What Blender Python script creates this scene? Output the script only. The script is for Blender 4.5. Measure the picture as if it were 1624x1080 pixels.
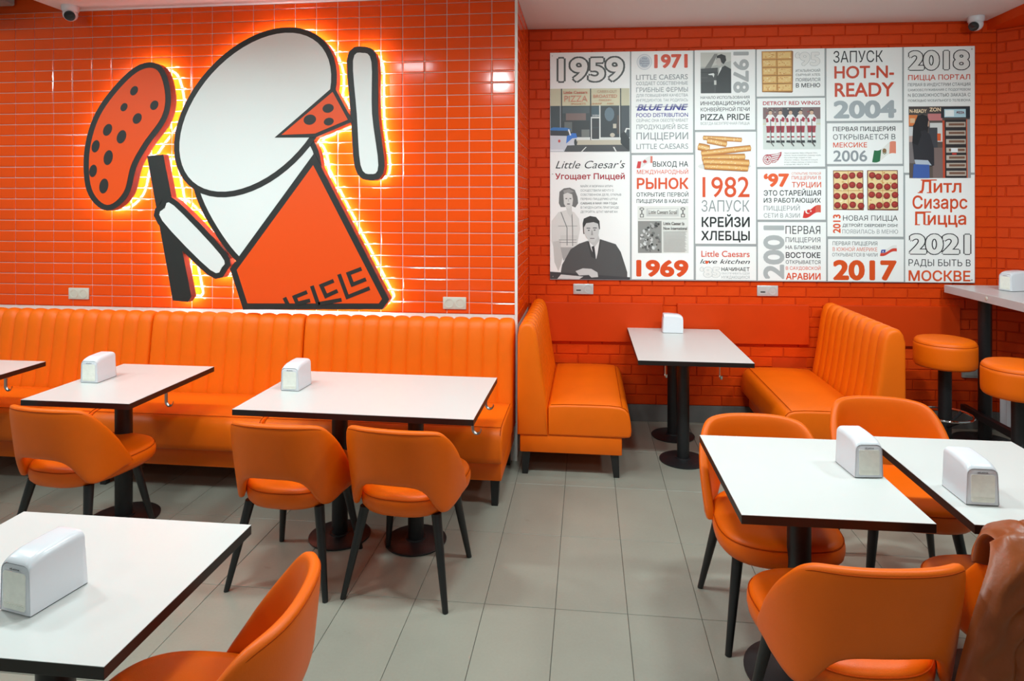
import bpy, bmesh, math, random
from math import sin, cos, pi, radians
from mathutils import Vector, Matrix
from mathutils.geometry import interpolate_bezier
random.seed(7)
scn = bpy.context.scene
COL = scn.collection
for o in list(bpy.data.objects): bpy.data.objects.remove(o)

# ------------------------------------------------------------ camera, world, lights, exposure
CAM_H, CAM_YAW, CAM_F, CAM_SY = 1.7126, 0.1154, 1031.0, -218.6     # metres, radians, pixels of a 1624 px wide frame
cam_d = bpy.data.cameras.new('camera'); cam = bpy.data.objects.new('camera', cam_d); COL.objects.link(cam)
cam.location = (0, 0, CAM_H); cam.rotation_euler = (pi/2, 0, CAM_YAW)
cam_d.sensor_fit = 'HORIZONTAL'; cam_d.sensor_width = 36; cam_d.lens = CAM_F*36/1624
cam_d.shift_y = CAM_SY/1624; cam_d.clip_start = .05
scn.camera = cam
scn.view_settings.view_transform = 'Standard'; scn.view_settings.look = 'None'
scn.view_settings.exposure = 0.0; scn.view_settings.gamma = 1.0
scn.view_settings.use_curve_mapping = False
w = bpy.data.worlds.new('world'); scn.world = w; w.use_nodes = True
w.node_tree.nodes['Background'].inputs[0].default_value = (.85, 1, 1, 1)
w.node_tree.nodes['Background'].inputs[1].default_value = .22
CEIL = 3.09

def area(name, loc, sx, sy, power, spread=150, rot=(0, 0, 0), col=(.82, 1, 1.02)):
    l = bpy.data.lights.new(name, 'AREA'); l.shape = 'RECTANGLE'; l.size = sx; l.size_y = sy
    l.energy = power; l.color = col; l.spread = radians(spread)
    o = bpy.data.objects.new(name, l); COL.objects.link(o); o.location = loc; o.rotation_euler = rot
    return o
for x, y, p in ((-4.6, 2.2, 24), (-3.1, 2.3, 24), (-1.7, 2.3, 24), (-.3, 2.5, 24), (1.1, 2.5, 25), (2.6, 2.6, 26),
                (-2.6, -.2, 10), (-.4, -.2, 10), (1.8, -.2, 10), (.7, 4.05, 9)):
    area('ceiling_lamp_light', (x, y, CEIL-.03), .34, .16, p, 165)
for x, y, p, tx, tz in ((-3.5, 1.9, 3.4, -3.5, 1.5), (-2.2, 1.9, 3.4, -2.2, 1.5), (-.9, 1.9, 3.4, -.9, 1.5), (.5, 2.5, 6.6, .6, 1.6), (1.7, 2.5, 6, 1.7, 1.6), (2.7, 2.5, 5.2, 2.6, 1.6)):
    v = Vector((tx, 4.29 if x < 0 else 5.2, tz))-Vector((x, y, CEIL-.12))
    area('wall_fill_light', (x, y, CEIL-.12), .14, .14, p, 80, v.to_track_quat('-Z', 'Y').to_euler())  # added fill, no fixture here: brightens the walls, sign and board
area('high_bay_light', (-4.7, 3.2, 3.5), .8, .4, 14, 150)

# ------------------------------------------------------------ materials
def mat(name, col, rough=.5, metal=0, noise=0, scale=30, bump=0, bscale=200, coat=0, spec=.5):
    m = bpy.data.materials.new(name); m.use_nodes = True; nt = m.node_tree; N = nt.nodes; L = nt.links
    b = N['Principled BSDF']; b.inputs['Roughness'].default_value = rough; b.inputs['Metallic'].default_value = metal
    b.inputs['Specular IOR Level'].default_value = spec
    if coat: b.inputs['Coat Weight'].default_value = coat; b.inputs['Coat Roughness'].default_value = .08
    c = (*col, 1); tc = N.new('ShaderNodeTexCoord')
    if noise:
        n = N.new('ShaderNodeTexNoise'); n.inputs['Scale'].default_value = scale; n.inputs['Detail'].default_value = 5
        L.new(tc.outputs['Object'], n.inputs['Vector'])
        r = N.new('ShaderNodeMapRange'); r.inputs[1].default_value = .3; r.inputs[2].default_value = .7
        r.inputs[3].default_value = 1-noise; r.inputs[4].default_value = 1+noise
        L.new(n.outputs['Fac'], r.inputs[0])
        v = N.new('ShaderNodeVectorMath'); v.operation = 'SCALE'; v.inputs[0].default_value = col
        L.new(r.outputs[0], v.inputs['Scale']); L.new(v.outputs[0], b.inputs['Base Color'])
    else: b.inputs['Base Color'].default_value = c
    if bump:
        n = N.new('ShaderNodeTexNoise'); n.inputs['Scale'].default_value = bscale; n.inputs['Detail'].default_value = 3
        L.new(tc.outputs['Object'], n.inputs['Vector'])
        k = N.new('ShaderNodeBump'); k.inputs['Strength'].default_value = bump; k.inputs['Distance'].default_value = .002
        L.new(n.outputs['Fac'], k.inputs['Height']); L.new(k.outputs[0], b.inputs['Normal'])
    return m
def emit(name, col, s):
    m = bpy.data.materials.new(name); m.use_nodes = True
    b = m.node_tree.nodes['Principled BSDF']; b.inputs['Base Color'].default_value = (*col, 1)
    b.inputs['Emission Color'].default_value = (*col, 1); b.inputs['Emission Strength'].default_value = s
    return m
M = {}
M['leather'] = mat('orange_leatherette', (.90, .146, .0006), .45, spec=.3, noise=.03, scale=6, bump=.25, bscale=260)
M['chair'] = mat('chair_leatherette', (.86, .134, .0006), .43, spec=.3, noise=.03, scale=7, bump=.2, bscale=300)
M['seam'] = mat('seam_thread', (.42, .05, .001), .8, spec=.1)
M['tile'] = mat('glazed_tile', (.84, .076, .003), .11, noise=.03, scale=4, spec=.38)
M['grout'] = mat('white_grout', (.78, .72, .66), .8, noise=.05)
M['brick'] = mat('painted_brick', (.66, .050, .0008), .5, spec=.2, noise=.05, scale=9, bump=.6, bscale=60)
M['mortar'] = mat('painted_mortar', (.58, .040, .0006), .6, spec=.2, bump=.5, bscale=90)
M['paint'] = mat('orange_wall_paint', (.70, .060, .001), .6, spec=.2, noise=.03, scale=3)
M['pad'] = mat('wall_pad_orange', (.60, .042, .0006), .5, spec=.2, noise=.04, scale=5)
M['ceiling'] = mat('ceiling_paint', (.80, .76, .74), .85, noise=.01, scale=2)
M['white'] = mat('white_laminate', (.66, .655, .63), .3, noise=.01, scale=3)
M['plastic'] = mat('white_plastic', (.74, .735, .765), .25)
M['black'] = mat('black_edge', (.012, .008, .007), .38)
M['pole'] = mat('black_metal', (.012, .012, .013), .42, noise=.15, scale=60)
M['leg'] = mat('black_leg', (.013, .012, .012), .38)
M['steel'] = mat('brushed_steel', (.55, .52, .48), .3, 1)
M['chrome'] = mat('chrome', (.75, .75, .75), .12, 1)
M['napkin'] = mat('napkin_paper', (.90, .88, .79), .9, noise=.04, scale=60, bump=.6, bscale=70)
M['socket'] = mat('beige_socket', (.62, .57, .48), .35)
M['silver'] = mat('silver_socket', (.62, .61, .60), .3, .3)
M['recess_shade'] = mat('socket_recess_shade', (.20, .185, .16), .5)  # beige darkened: shade of the plug cups put into the colour
M['dark'] = mat('dark_hole', (.03, .03, .03), .5)
M['grey'] = mat('grey_metal_box', (.30, .30, .28), .45)
M['lens'] = mat('dark_lens', (.02, .02, .022), .1)
M['signside'] = mat('sign_side', (.055, .030, .042), .45)
M['floor'] = mat('floor_joint', (.13, .115, .095), .8)
M['base'] = mat('baseboard_tile', (.16, .155, .145), .5, noise=.1, scale=8)
M['jacket'] = mat('brown_leather', (.27, .056, .008), .38, noise=.12, scale=9, bump=.5, bscale=38, spec=.4)
M['led'] = emit('led_strip', (1, .94, 1), 95)
def floor_tile_mat():
    m = mat('grey_floor_tile', (.31, .295, .262), .38)
    nt = m.node_tree; N = nt.nodes; L = nt.links; b = N['Principled BSDF']
    oi = N.new('ShaderNodeObjectInfo'); ge = N.new('ShaderNodeNewGeometry')
    n1 = N.new('ShaderNodeTexNoise'); n1.inputs['Scale'].default_value = 2.2; n1.inputs['Detail'].default_value = 6
    n2 = N.new('ShaderNodeTexNoise'); n2.inputs['Scale'].default_value = 90
    L.new(ge.outputs['Position'], n1.inputs['Vector']); L.new(ge.outputs['Position'], n2.inputs['Vector'])
    a = N.new('ShaderNodeMath'); a.operation = 'MULTIPLY_ADD'; a.inputs[1].default_value = .35; L.new(n1.outputs['Fac'], a.inputs[0])
    c = N.new('ShaderNodeMath'); c.operation = 'MULTIPLY_ADD'; c.inputs[1].default_value = .10; c.inputs[2].default_value = .74
    L.new(n2.outputs['Fac'], c.inputs[0]); L.new(c.outputs[0], a.inputs[2])
    d = N.new('ShaderNodeMath'); d.operation = 'MULTIPLY_ADD'; d.inputs[1].default_value = .07
    L.new(oi.outputs['Random'], d.inputs[0]); L.new(a.outputs[0], d.inputs[2])
    v = N.new('ShaderNodeVectorMath'); v.operation = 'SCALE'; v.inputs[0].default_value = (.31, .300, .245)
    L.new(d.outputs[0], v.inputs['Scale'])
    # brown stains with a shape of their own
    n3 = N.new('ShaderNodeTexNoise'); n3.inputs['Scale'].default_value = 7; n3.inputs['Detail'].default_value = 8
    L.new(ge.outputs['Position'], n3.inputs['Vector'])
    r = N.new('ShaderNodeMapRange'); r.inputs[1].default_value = .70; r.inputs[2].default_value = .78; r.inputs[4].default_value = .6
    L.new(n3.outputs['Fac'], r.inputs[0])
    mx = N.new('ShaderNodeMix'); mx.data_type = 'RGBA'; mx.inputs[7].default_value = (.16, .11, .06, 1)
    L.new(r.outputs[0], mx.inputs[0]); L.new(v.outputs[0], mx.inputs[6]); L.new(mx.outputs[2], b.inputs['Base Color'])
    return m
M['ftile'] = floor_tile_mat()
def ink_mat():
    m = bpy.data.materials.new('printed_ink'); m.use_nodes = True; N = m.node_tree.nodes
    b = N['Principled BSDF']; b.inputs['Roughness'].default_value = .45
    a = N.new('ShaderNodeVertexColor'); a.layer_name = 'Ink'
    m.node_tree.links.new(a.outputs['Color'], b.inputs['Base Color'])
    return m
M['ink'] = ink_mat()

# ------------------------------------------------------------ helpers
def link(name, me, mats, parent=None, smooth=None, loc=None, rotz=None):
    o = bpy.data.objects.new(name, me); COL.objects.link(o)
    if parent is not None: o.parent = parent
    for m in (mats if isinstance(mats, (list, tuple)) else [mats]): me.materials.append(m)
    if loc is not None: o.location = loc
    if rotz is not None: o.rotation_euler = (0, 0, rotz)
    return o
def fin(name, bm, m, parent=None, smooth=False, ang=40, **k):
    me = bpy.data.meshes.new(name)
    bmesh.ops.recalc_face_normals(bm, faces=bm.faces)
    if smooth:
        for f in bm.faces: f.smooth = True
        for e in bm.edges:
            if len(e.link_faces) == 2 and e.calc_face_angle(0) > radians(ang): e.smooth = False
    bm.to_mesh(me); bm.free()
    return link(name, me, m, parent, **k)
def thing(name, label, cat, loc=(0, 0, 0), rotz=0, group=None):
    o = bpy.data.objects.new(name, None); COL.objects.link(o); o.location = loc; o.rotation_euler = (0, 0, rotz)
    o.empty_display_size = .1
    return tag(o, label, cat, group)
def tag(o, label, cat, group=None):
    o['label'] = label; o['category'] = cat
    if group: o['group'] = group
    return o
def struct(o): o['kind'] = 'structure'; return o
def copy_tree(o, parent=None):
    c = o.copy(); COL.objects.link(c)
    if parent is not None: c.parent = parent
    for ch in list(o.children): copy_tree(ch, c)
    return c
def bx(bm, x0, x1, y0, y1, z0, z1, bevel=0, seg=1, mi=0):
    r = bmesh.ops.create_cube(bm, size=1)
    vs = r['verts']
    bmesh.ops.scale(bm, vec=(x1-x0, y1-y0, z1-z0), verts=vs)
    bmesh.ops.translate(bm, vec=((x0+x1)/2, (y0+y1)/2, (z0+z1)/2), verts=vs)
    fs = {f for v in vs for f in v.link_faces}
    for f in fs: f.material_index = mi
    if bevel:
        es = list({e for v in vs for e in v.link_edges})
        bmesh.ops.bevel(bm, geom=es, offset=bevel, segments=seg, profile=.5, affect='EDGES')
def box_obj(name, dims, m, parent=None, bevel=0, seg=1, smooth=False, **k):
    bm = bmesh.new(); bx(bm, *dims, bevel=bevel, seg=seg); return fin(name, bm, m, parent, smooth, **k)
def rings(bm, rs, close=True, caps=True):
    """rs: list of rings (lists of points, same length), skinned"""
    V = [[bm.verts.new(p) for p in r] for r in rs]
    n = len(V[0])
    for a, b in zip(V, V[1:]):
        for i in range(n if close else n-1):
            j = (i+1) % n
            bm.faces.new((a[i], a[j], b[j], b[i]))
    if caps:
        bm.faces.new(V[0][::-1]); bm.faces.new(V[-1])
    return V
def lathe(bm, prof, cx=0, cy=0, seg=32, caps=True):
    rings(bm, [[(cx+r*cos(2*pi*i/seg), cy+r*sin(2*pi*i/seg), z) for i in range(seg)] for r, z in prof], caps=caps)
def tube(bm, pts, r, seg=8, flat=None):
    rs = []; n = len(pts); P = [Vector(p) for p in pts]; up = Vector((0, 0, 1)); prev = None
    for i, p in enumerate(P):
        t = (P[min(i+1, n-1)]-P[max(i-1, 0)]).normalized()
        if prev is None:
            a = t.orthogonal().normalized() if abs(t.z) > .9 else t.cross(up).normalized()
        else: a = (prev - t*prev.dot(t)).normalized()
        prev = a; b = t.cross(a); rr = r[i] if isinstance(r, (list, tuple)) else r
        fa, fb = flat or (1, 1)
        rs.append([p + (a*cos(2*pi*k/seg)*fa + b*sin(2*pi*k/seg)*fb)*rr for k in range(seg)])
    rings(bm, rs)
def smoothstep(a, b, x):
    t = min(1, max(0, (x-a)/(b-a))); return t*t*(3-2*t)
def interp(tab, x):
    n = len(tab)
    for i in range(n-1):
        if x <= tab[i+1][0]:
            (x0, y0), (x1, y1) = tab[i], tab[i+1]; h = x1-x0; t = max(0, (x-x0)/h)
            m0 = 0 if i == 0 else (y1-tab[i-1][1])/(x1-tab[i-1][0]); m1 = (y1-y0)/h if i+2 >= n else (tab[i+2][1]-y0)/(tab[i+2][0]-x0)
            return (2*t**3-3*t*t+1)*y0+(t**3-2*t*t+t)*h*m0+(-2*t**3+3*t*t)*y1+(t**3-t*t)*h*m1
    return tab[-1][1]

# ------------------------------------------------------------ setting: floor
AY = 4.29                      # tiled wall
SX = -.464                     # its right-hand corner, where the niche begins
BA = .044                      # the brick wall is turned by this much
BP = (SX, 5.15)
fl = struct(box_obj('floor', (-6.2, 5.2, -4.5, 6.3, -.06, -.004), M['floor']))
tm = bmesh.new(); bx(tm, .0012, .3003, .0012, .6008, -.02, 0, bevel=.0012); me_tile = bpy.data.meshes.new('tile')
tm.to_mesh(me_tile); tm.free(); me_tile.materials.append(M['ftile'])
for i in range(-13, 12):
    for j in range(-6, 4):
        x = -.4359+.3015*i; y = 3.9478-.602+.602*j
        if y < -.4: continue
        if y+.3 > AY and x < SX-.15: continue
        o = bpy.data.objects.new('tile', me_tile); COL.objects.link(o); o.parent = fl; o.location = (x, y, 0)
bm = bmesh.new()
for i in range(-18, 17):
    for j in range(-13, 3):
        if -13 <= i < 12 and 3.9478-.602+.602*j >= -.4: continue
        x = -.4359+.3015*i; y = 3.9478-.602+.602*j
        if y+.3 > AY and x < 1: continue
        bx(bm, x+.001, x+.3, y+.001, y+.6, -.02, 0)
o = fin('tile_field', bm, M['ftile'], fl); o['kind'] = 'stuff'

# ------------------------------------------------------------ ceiling
ce = struct(box_obj('ceiling', (-3.74, 5.2, -4.5, 5.6, CEIL, CEIL+.2), M['ceiling']))
hc = struct(box_obj('ceiling', (-6.2, -3.74, -4.5, 4.5, 3.75, 3.9), M['ceiling']))
# orange beam along the right-hand side under the ceiling
bm = bmesh.new(); bx(bm, 3.0, 5.2, -1, 5.6, CEIL-.07, CEIL-.001)
struct(fin('trim_1', bm, M['paint']))

# ------------------------------------------------------------ tiled wall
wl = struct(box_obj('wall_left', (-6.2, SX-.004, AY+.004, AY+.3, 0, 3.75), M['paint']))
gl = box_obj('grout', (-6.0, SX-.004, AY, AY+.006, .0, 3.09), M['grout'], wl)
PX, PZ = .1524, .0772
def tile_mesh(wd, ht, nm='tile'):
    b = bmesh.new(); g = .0022
    # pillow-edged ceramic tile: back rim, bevelled face
    r0 = [(g, 0, g), (wd-g, 0, g), (wd-g, 0, ht-g), (g, 0, ht-g)]
    r1 = [(x, -.0035, z) for x, _, z in r0]
    k = .006
    r2 = [(g+k, -.0062, g+k), (wd-g-k, -.0062, g+k), (wd-g-k, -.0062, ht-g-k), (g+k, -.0062, ht-g-k)]
    rings(b, [r0, r1, r2]); bmesh.ops.recalc_face_normals(b, faces=b.faces)
    me = bpy.data.meshes.new(nm); b.to_mesh(me); b.free(); me.materials.append(M['tile']); return me
mt_full = tile_mesh(PX, PZ); wcut = (SX-.012)-(-4.1376+23*PX) ; mt_cut = tile_mesh(wcut, PZ)
X0, Z0 = -4.1376, 3.0525
cells = []
for r in range(-1, 28):
    for c in range(-12, 24):
        z = Z0-PZ*r; 
        if z-PZ < .9: continue
        cells.append((c, r))
def behind_sign(x, z): return -3.2 < x < -1.75 and 1.2 < z < 2.6
cand = [(c, r) for c, r in cells if 0 <= r <= 26 and not behind_sign(X0+PX*c, Z0-PZ*r)]
cand.sort(key=lambda q: (X0+PX*q[0]+.6)**2 + (Z0-PZ*q[1]-1.6)**2)
single = set(cand[:296])
bm = bmesh.new()
for c, r in cells:
    me = mt_cut if c == 23 else mt_full
    ht = PZ
    x, z = X0+PX*c, Z0-PZ*(r+1)
    if (c, r) in single:
        o = bpy.data.objects.new('tile', me); COL.objects.link(o); o.parent = wl; o.location = (x, AY, z)
    else:
        t = bmesh.new(); t.from_mesh(me)
        if r == -1: bmesh.ops.scale(t, vec=(1, 1, .46), verts=t.verts)
        bmesh.ops.translate(t, vec=(x, AY, z), verts=t.verts)
        mm = bpy.data.meshes.new('t'); t.to_mesh(mm); t.free(); bm.from_mesh(mm); bpy.data.meshes.remove(mm)
o = fin('tile_field', bm, M['tile'], wl); o['kind'] = 'stuff'
# return face of the tiled wall into the niche
rt = struct(box_obj('wall_return', (SX-.3, SX-.004, AY+.01, 5.6, 0, CEIL), M['grout']))
bm = bmesh.new()
for r in range(-1, 28):
    for c in range(6):
        y = AY+.012+PX*c; wd = min(PX, 5.16-y)
        if wd < .02: continue
        t = bmesh.new(); t.from_mesh(tile_mesh(wd, PZ*(.46 if r == -1 else 1)))
        bmesh.ops.rotate(t, cent=(0, 0, 0), matrix=Matrix.Rotation(pi/2, 3, 'Z'), verts=t.verts)
        bmesh.ops.translate(t, vec=(SX-.004, y, Z0-PZ*(r+1)), verts=t.verts)
        mm = bpy.data.meshes.new('t'); t.to_mesh(mm); t.free(); bm.from_mesh(mm); bpy.data.meshes.remove(mm)
o = fin('tile_field', bm, M['tile'], rt); o['kind'] = 'stuff'
M['trim'] = mat('white_trim', (.80, .77, .72), .35)
struct(box_obj('trim_2', (SX-.014, SX+.004, AY-.008, AY+.010, .0, CEIL), M['trim'], bevel=.002))
# grey duct box on the upper left
bm = bmesh.new(); bx(bm, -5.0, -4.13, 3.95, 4.28, 3.14, 3.45, bevel=.01)
bx(bm, -5.02, -4.11, 3.93, 4.285, 3.25, 3.29)
tag(fin('air_duct', bm, M['grey']), 'grey metal duct box at the top left corner over the tiles', 'duct')

# ------------------------------------------------------------ brick wall (niche)
def bw(s, d, z):               # s along the wall, d out of the wall towards the room
    return Vector((BP[0]+s*cos(BA)+d*sin(BA), BP[1]+s*sin(BA)-d*cos(BA), z))
bm = bmesh.new(); bx(bm, -.25, 3.545, 0, .25, 0, 3.12)
wb = struct(fin('wall_back', bm, M['mortar'])); wb.location = (BP[0], BP[1], 0); wb.rotation_euler = (0, 0, BA)
CH, BL = .0775, .25
def brick_mesh(wd, ht):
    b = bmesh.new(); g = .0035
    r0 = [(g, .002, g), (wd-g, .002, g), (wd-g, .002, ht-g), (g, .002, ht-g)]
    r1 = [(x, -.0035, z) for x, _, z in r0]
    k = .003
    r2 = [(g+k, -.006, g+k), (wd-g-k, -.009, g+k), (wd-g-k, -.009, ht-g-k), (g+k, -.009, ht-g-k)]
    rings(b, [r0, r1, r2]); bmesh.ops.recalc_face_normals(b, faces=b.faces)
    me = bpy.data.meshes.new('brick'); b.to_mesh(me); b.free(); me.materials.append(M['brick']); return me
bcache = {}
def brick(parent, x, z, wd, ht, jit=0):
    k = (round(wd, 3), round(ht, 3))
    if k not in bcache: bcache[k] = brick_mesh(*k)
    o = bpy.data.objects.new('brick', bcache[k]); COL.objects.link(o); o.parent = parent
    o.location = (x, jit, z)
nb = 0; z = .13; row = 0
offs = [0, .155, .07, .19, .11, .03, .17]
while z < 3.09:
    ht = min(CH, 3.09-z)
    x = -offs[row % 7]
    while x < 3.54:
        a, b = max(0, x), min(3.54, x+BL)
        hid = (a > .20 and b < 3.35 and z > 1.12 and z+ht < 2.87) or (z > .63 and z+ht < .92 and ((b < 1.03) or (a > 1.18 and b < 2.14) or (a > 2.26 and b < 3.24)))
        hid = hid or (b < .68 and z < .4) or (a > 1.75 and b < 2.25 and z < .5)
        if b-a > .02 and not hid:
            brick(wb, a, z, b-a, ht, random.uniform(-.0012, .0012)); nb += 1
        x += BL
    z += CH; row += 1
# skirting tiles
for i in range(6):
    x0 = .0+.6*i; x1 = min(3.54, x0+.598)
    box_obj('skirting_tile', (x0, x1, -.016, .0, 0, .13), M['base'], wb, bevel=.0015)
# flat padded panels at bench height
for k, (a, b) in enumerate(((.02, 1.047), (1.159, 2.155), (2.262, 3.261))):
    o = box_obj('wall_pad', (a, b, -.034, -.004, .622, .928), M['pad'], None, bevel=.004, seg=2)
    o.location = wb.location; o.rotation_euler = wb.rotation_euler
    tag(o, ('flat orange wall panel behind the left niche bench', 'flat orange wall panel between the niche table and the right bench',
            'flat orange wall panel behind the nearer bar stool')[k], 'wall panel', 'flat orange panels on the brick wall')
# slanted brick wall at the right
rp = bw(3.539, 0, 0)
bm = bmesh.new(); bx(bm, 0, 1.6, 0, .25, 0, 3.12)
wr = struct(fin('wall_right', bm, M['mortar'])); wr.location = rp; wr.rotation_euler = (0, 0, math.atan2(-.615, .776))
z = .13; row = 0
while z < 3.02:
    ht = min(CH, 3.02-z); x = -offs[(row+3) % 7]
    while x < .6:
        a = max(0, x)
        if x+BL-a > .02: brick(wr, a, z, x+BL-a, ht, random.uniform(-.001, .001))
        x += BL
    z += CH; row += 1
box_obj('skirting_tile', (0, .6, -.014, .0, 0, .13), M['base'], wr, bevel=.0015)
# grey flap box low on the brick wall
ob = thing('access_box', 'small grey metal box on the brick wall behind the bar stools', 'box', bw(3.28, .008, .39), BA)
box_obj('frame', (0, .17, -.02, 0, 0, .23), M['grey'], ob, bevel=.003)
box_obj('flap', (.014, .156, -.025, -.018, .014, .216), M['grey'], ob, bevel=.003)
# white convector heater under the bar
ht_ = thing('heater', 'white heater with ribbed front low under the bar counter', 'heater', (3.025, 5.185, 0), -.67)
box_obj('body', (0, .7, 0, .08, .04, .29), M['plastic'], ht_, bevel=.008, seg=2, smooth=True)
for i in range(9): box_obj('rib', (.04+.07*i, .085+.07*i, -.008, 0, .07, .26), M['plastic'], ht_, bevel=.003)
for xx in (.06, .6): box_obj('foot', (xx, xx+.04, .01, .07, 0, .045), M['pole'], ht_)

# ------------------------------------------------------------ banquette benches
BACK = [(.004, .255), (.004, .60), (.006, .88), (.012, .925), (.030, .951), (.060, .962), (.092, .955), (.114, .932), (.127, .895),
        (.140, .82), (.155, .70), (.172, .58), (.190, .47), (.197, .43), (.197, .255)]
SEAT = [(.199, .258), (.199, .435), (.215, .447), (.30, .451), (.45, .453), (.58, .452), (.640, .447), (.672, .436), (.692, .415), (.703, .385),
        (.710, .34), (.713, .30), (.710, .272), (.700, .260), (.66, .256)]
def sweep_profile(prof, L, channels=0, bulge=0, step=None, front=(0, 99)):
    """profile in (depth, height) swept along x from 0 to L; ends drawn in to a soft rounded edge"""
    bm = bmesh.new(); cx = sum(p[0] for p in prof)/len(prof); cz = sum(p[1] for p in prof)/len(prof)
    sts = [(0, .016), (.002, .008), (.006, .003), (.014, 0)]
    if channels:
        wch = L/channels; n = 8
        for c in range(channels):
            for i in range(n):
                x = c*wch+wch*i/n
                if .016 < x < L-.016: sts.append((x, 0))
            
    else:
        n = max(2, int(L/.12))
        for i in range(1, n): sts.append((L*i/n, 0))
    sts += [(L-.014, 0), (L-.006, .003), (L-.002, .008), (L, .016)]
    sts.sort()
    # outward normals of the profile
    nr = []
    m = len(prof)
    for i in range(m):
        a = prof[i-1]; b = prof[(i+1) % m]; dx, dz = b[0]-a[0], b[1]-a[1]; l = math.hypot(dx, dz) or 1
        nx, nz = -dz/l, dx/l
        if (prof[i][0]-cx)*nx+(prof[i][1]-cz)*nz < 0: nx, nz = -nx, -nz
        nr.append((nx, nz))
    rs = []
    for x, ins in sts:
        k = 0
        if channels:
            f = (x/wch) % 1; k = bulge*(abs(sin(pi*f))**.45-1)
        r = []
        for i, (d, z) in enumerate(prof):
            kk = k if front[0] <= i <= front[1] else 0
            r.append((x, -(d+nr[i][0]*(kk-ins)), z+nr[i][1]*(kk-ins)))
        rs.append(r)
    rings(bm, rs); return bm
def tapered_leg(bm, x, y, h, w0=.052, w1=.036, dx=0, dy=0):
    rs = []
    for t, ww in ((0, w1), (1, w0)):
        cx, cy = x+dx*(1-t), y+dy*(1-t)
        rs.append([(cx-ww/2, cy-ww/2, h*t), (cx+ww/2, cy-ww/2, h*t), (cx+ww/2, cy+ww/2, h*t), (cx-ww/2, cy+ww/2, h*t)])
    rings(bm, rs)
def bench(label, loc, rotz, L, channels, seat_end=0, group=None, ch_len=None):
    t = thing('banquette', label, 'bench', loc, rotz, group)
    fin('backrest', sweep_profile(BACK, L, channels, .015, front=(3, 13)), M['leather'], t, True, 50)
    o = fin('seat', sweep_profile(SEAT, L), M['leather'], t, True, 60)
    s = bmesh.new()
    for xx in (.012, L-.012): tube(s, [(xx, -d, z+.001) for d, z in SEAT[2:9]], .0022, 6)
    tube(s, [(x, -.655, .4485) for x in (.014, L/2, L-.014)], .0018, 6)
    fin('seam', s, M['seam'], o)
    box_obj('plinth', (.010, L-.010, -.655, -.02, .145, .262), M['leather'], t, bevel=.008, seg=2, smooth=True)
    for sx in (.05, L-.05):
        for sy in (-.61, -.06):
            b = bmesh.new(); tapered_leg(b, sx, sy, .150, dx=(.0 if sx < .1 else 0), dy=(-.012 if sy < -.3 else .01)); fin('leg', b, M['leg'], t)
    return t
BY = AY-.014
bench('orange banquette with vertical channels, against the tiled wall beside the corner', (-1.88, BY, 0), 0, 1.41, 14, group='banquettes along the tiled wall')
bench('middle orange banquette of the tiled wall, under the backlit sign', (-2.974, BY, 0), 0, 1.088, 10, group='banquettes along the tiled wall')
bench('leftmost orange banquette along the tiled wall, cut by the frame', (-4.44, BY, 0), 0, 1.46, 14, group='banquettes along the tiled wall')
# niche benches: left one faces right, right one faces left
bench('orange niche banquette standing against the tiled corner, facing right', (SX+.022, 4.06, 0), pi/2, 1.075, 10, group='banquettes facing each other in the niche')
bench('orange niche banquette with its back to the bar stools, facing left', (1.885, 5.175, 0), -pi/2, 1.075, 10, group='banquettes facing each other in the niche')

# ------------------------------------------------------------ tables
def cyl(bm, cx, cy, r, z0, z1, seg=32, bev=.002):
    lathe(bm, [(r-bev, z0), (r, z0+bev), (r, z1-bev), (r-bev, z1)], cx, cy, seg)
def hook_bm(x, y, dirx, diry):
    b = bmesh.new(); P = []
    for a, c in ((0, .705), (0, .66), (0, .652), (.004, .642), (.012, .634), (.022, .632), (.032, .636), (.038, .645), (.040, .655)):
        P.append((x+dirx*a, y+diry*a, c))
    tube(b, P, .008, 8, flat=(1, .3) if diry == 0 else (1, .3))
    bx(b, x-.016, x+.016, y-.016, y+.016, .7045, .7065)
    return b
def table(label, x, y, wd, dp, rot, poles, base_r, pole_r, hooks=(), group=None):
    t = thing('cafe_table', label, 'table', (x, y, 0), rot, group)
    tt = box_obj('tabletop', (-wd/2, wd/2, -dp/2, dp/2, .7335, .7355), M['white'], t)
    box_obj('edge_band', (-wd/2-.0005, wd/2+.0005, -dp/2-.0005, dp/2+.0005, .7065, .7345), M['black'], t, bevel=.0007)
    for px, py in poles:
        b = bmesh.new(); cyl(b, px, py, pole_r, .012, .7065, 32); p = fin('pole', b, M['pole'], t, True)
        b = bmesh.new(); bx(b, px-.11, px+.11, py-.11, py+.11, .7005, .7065); fin('mounting_plate', b, M['pole'], p)
        b = bmesh.new(); lathe(b, [(base_r-.003, 0), (base_r, .003), (base_r, .008), (base_r-.006, .011), (pole_r+.03, .014), (pole_r+.012, .018), (pole_r+.01, .024)], px, py, 48)
        fin('base', b, M['pole'], t, True)
    for hx, hy, dx, dy in hooks: fin('hook', hook_bm(hx, hy, dx, dy), M['steel'], t, True)
    return t
table('wide white table with two black pedestals in front of the tiled wall', -1.085, 3.249, 1.16, .707, -.013,
      [(-.18, -.03), (.222, -.03)], .155, .040, [(.555, -.24, 1, 0), (.555, .13, 1, 0)])
table('narrow white table left of the two-pedestal table, by the tiled wall', -2.501, 3.284, .582, .723, 0, [(0, -.02)], .178, .043, [(.275, -.06, 1, 0)], 'narrow white tables')
table('white table cut off by the left edge, before the leftmost banquette', -3.603, 3.284, .582, .723, 0, [(0, -.02)], .178, .043, [(.275, .10, 1, 0)], 'narrow white tables')
table('white table in the left foreground, nearest to the viewer', -1.391, 1.563, .758, .607, .003, [(0, 0)], .20, .045, [], 'foreground tables')
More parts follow.
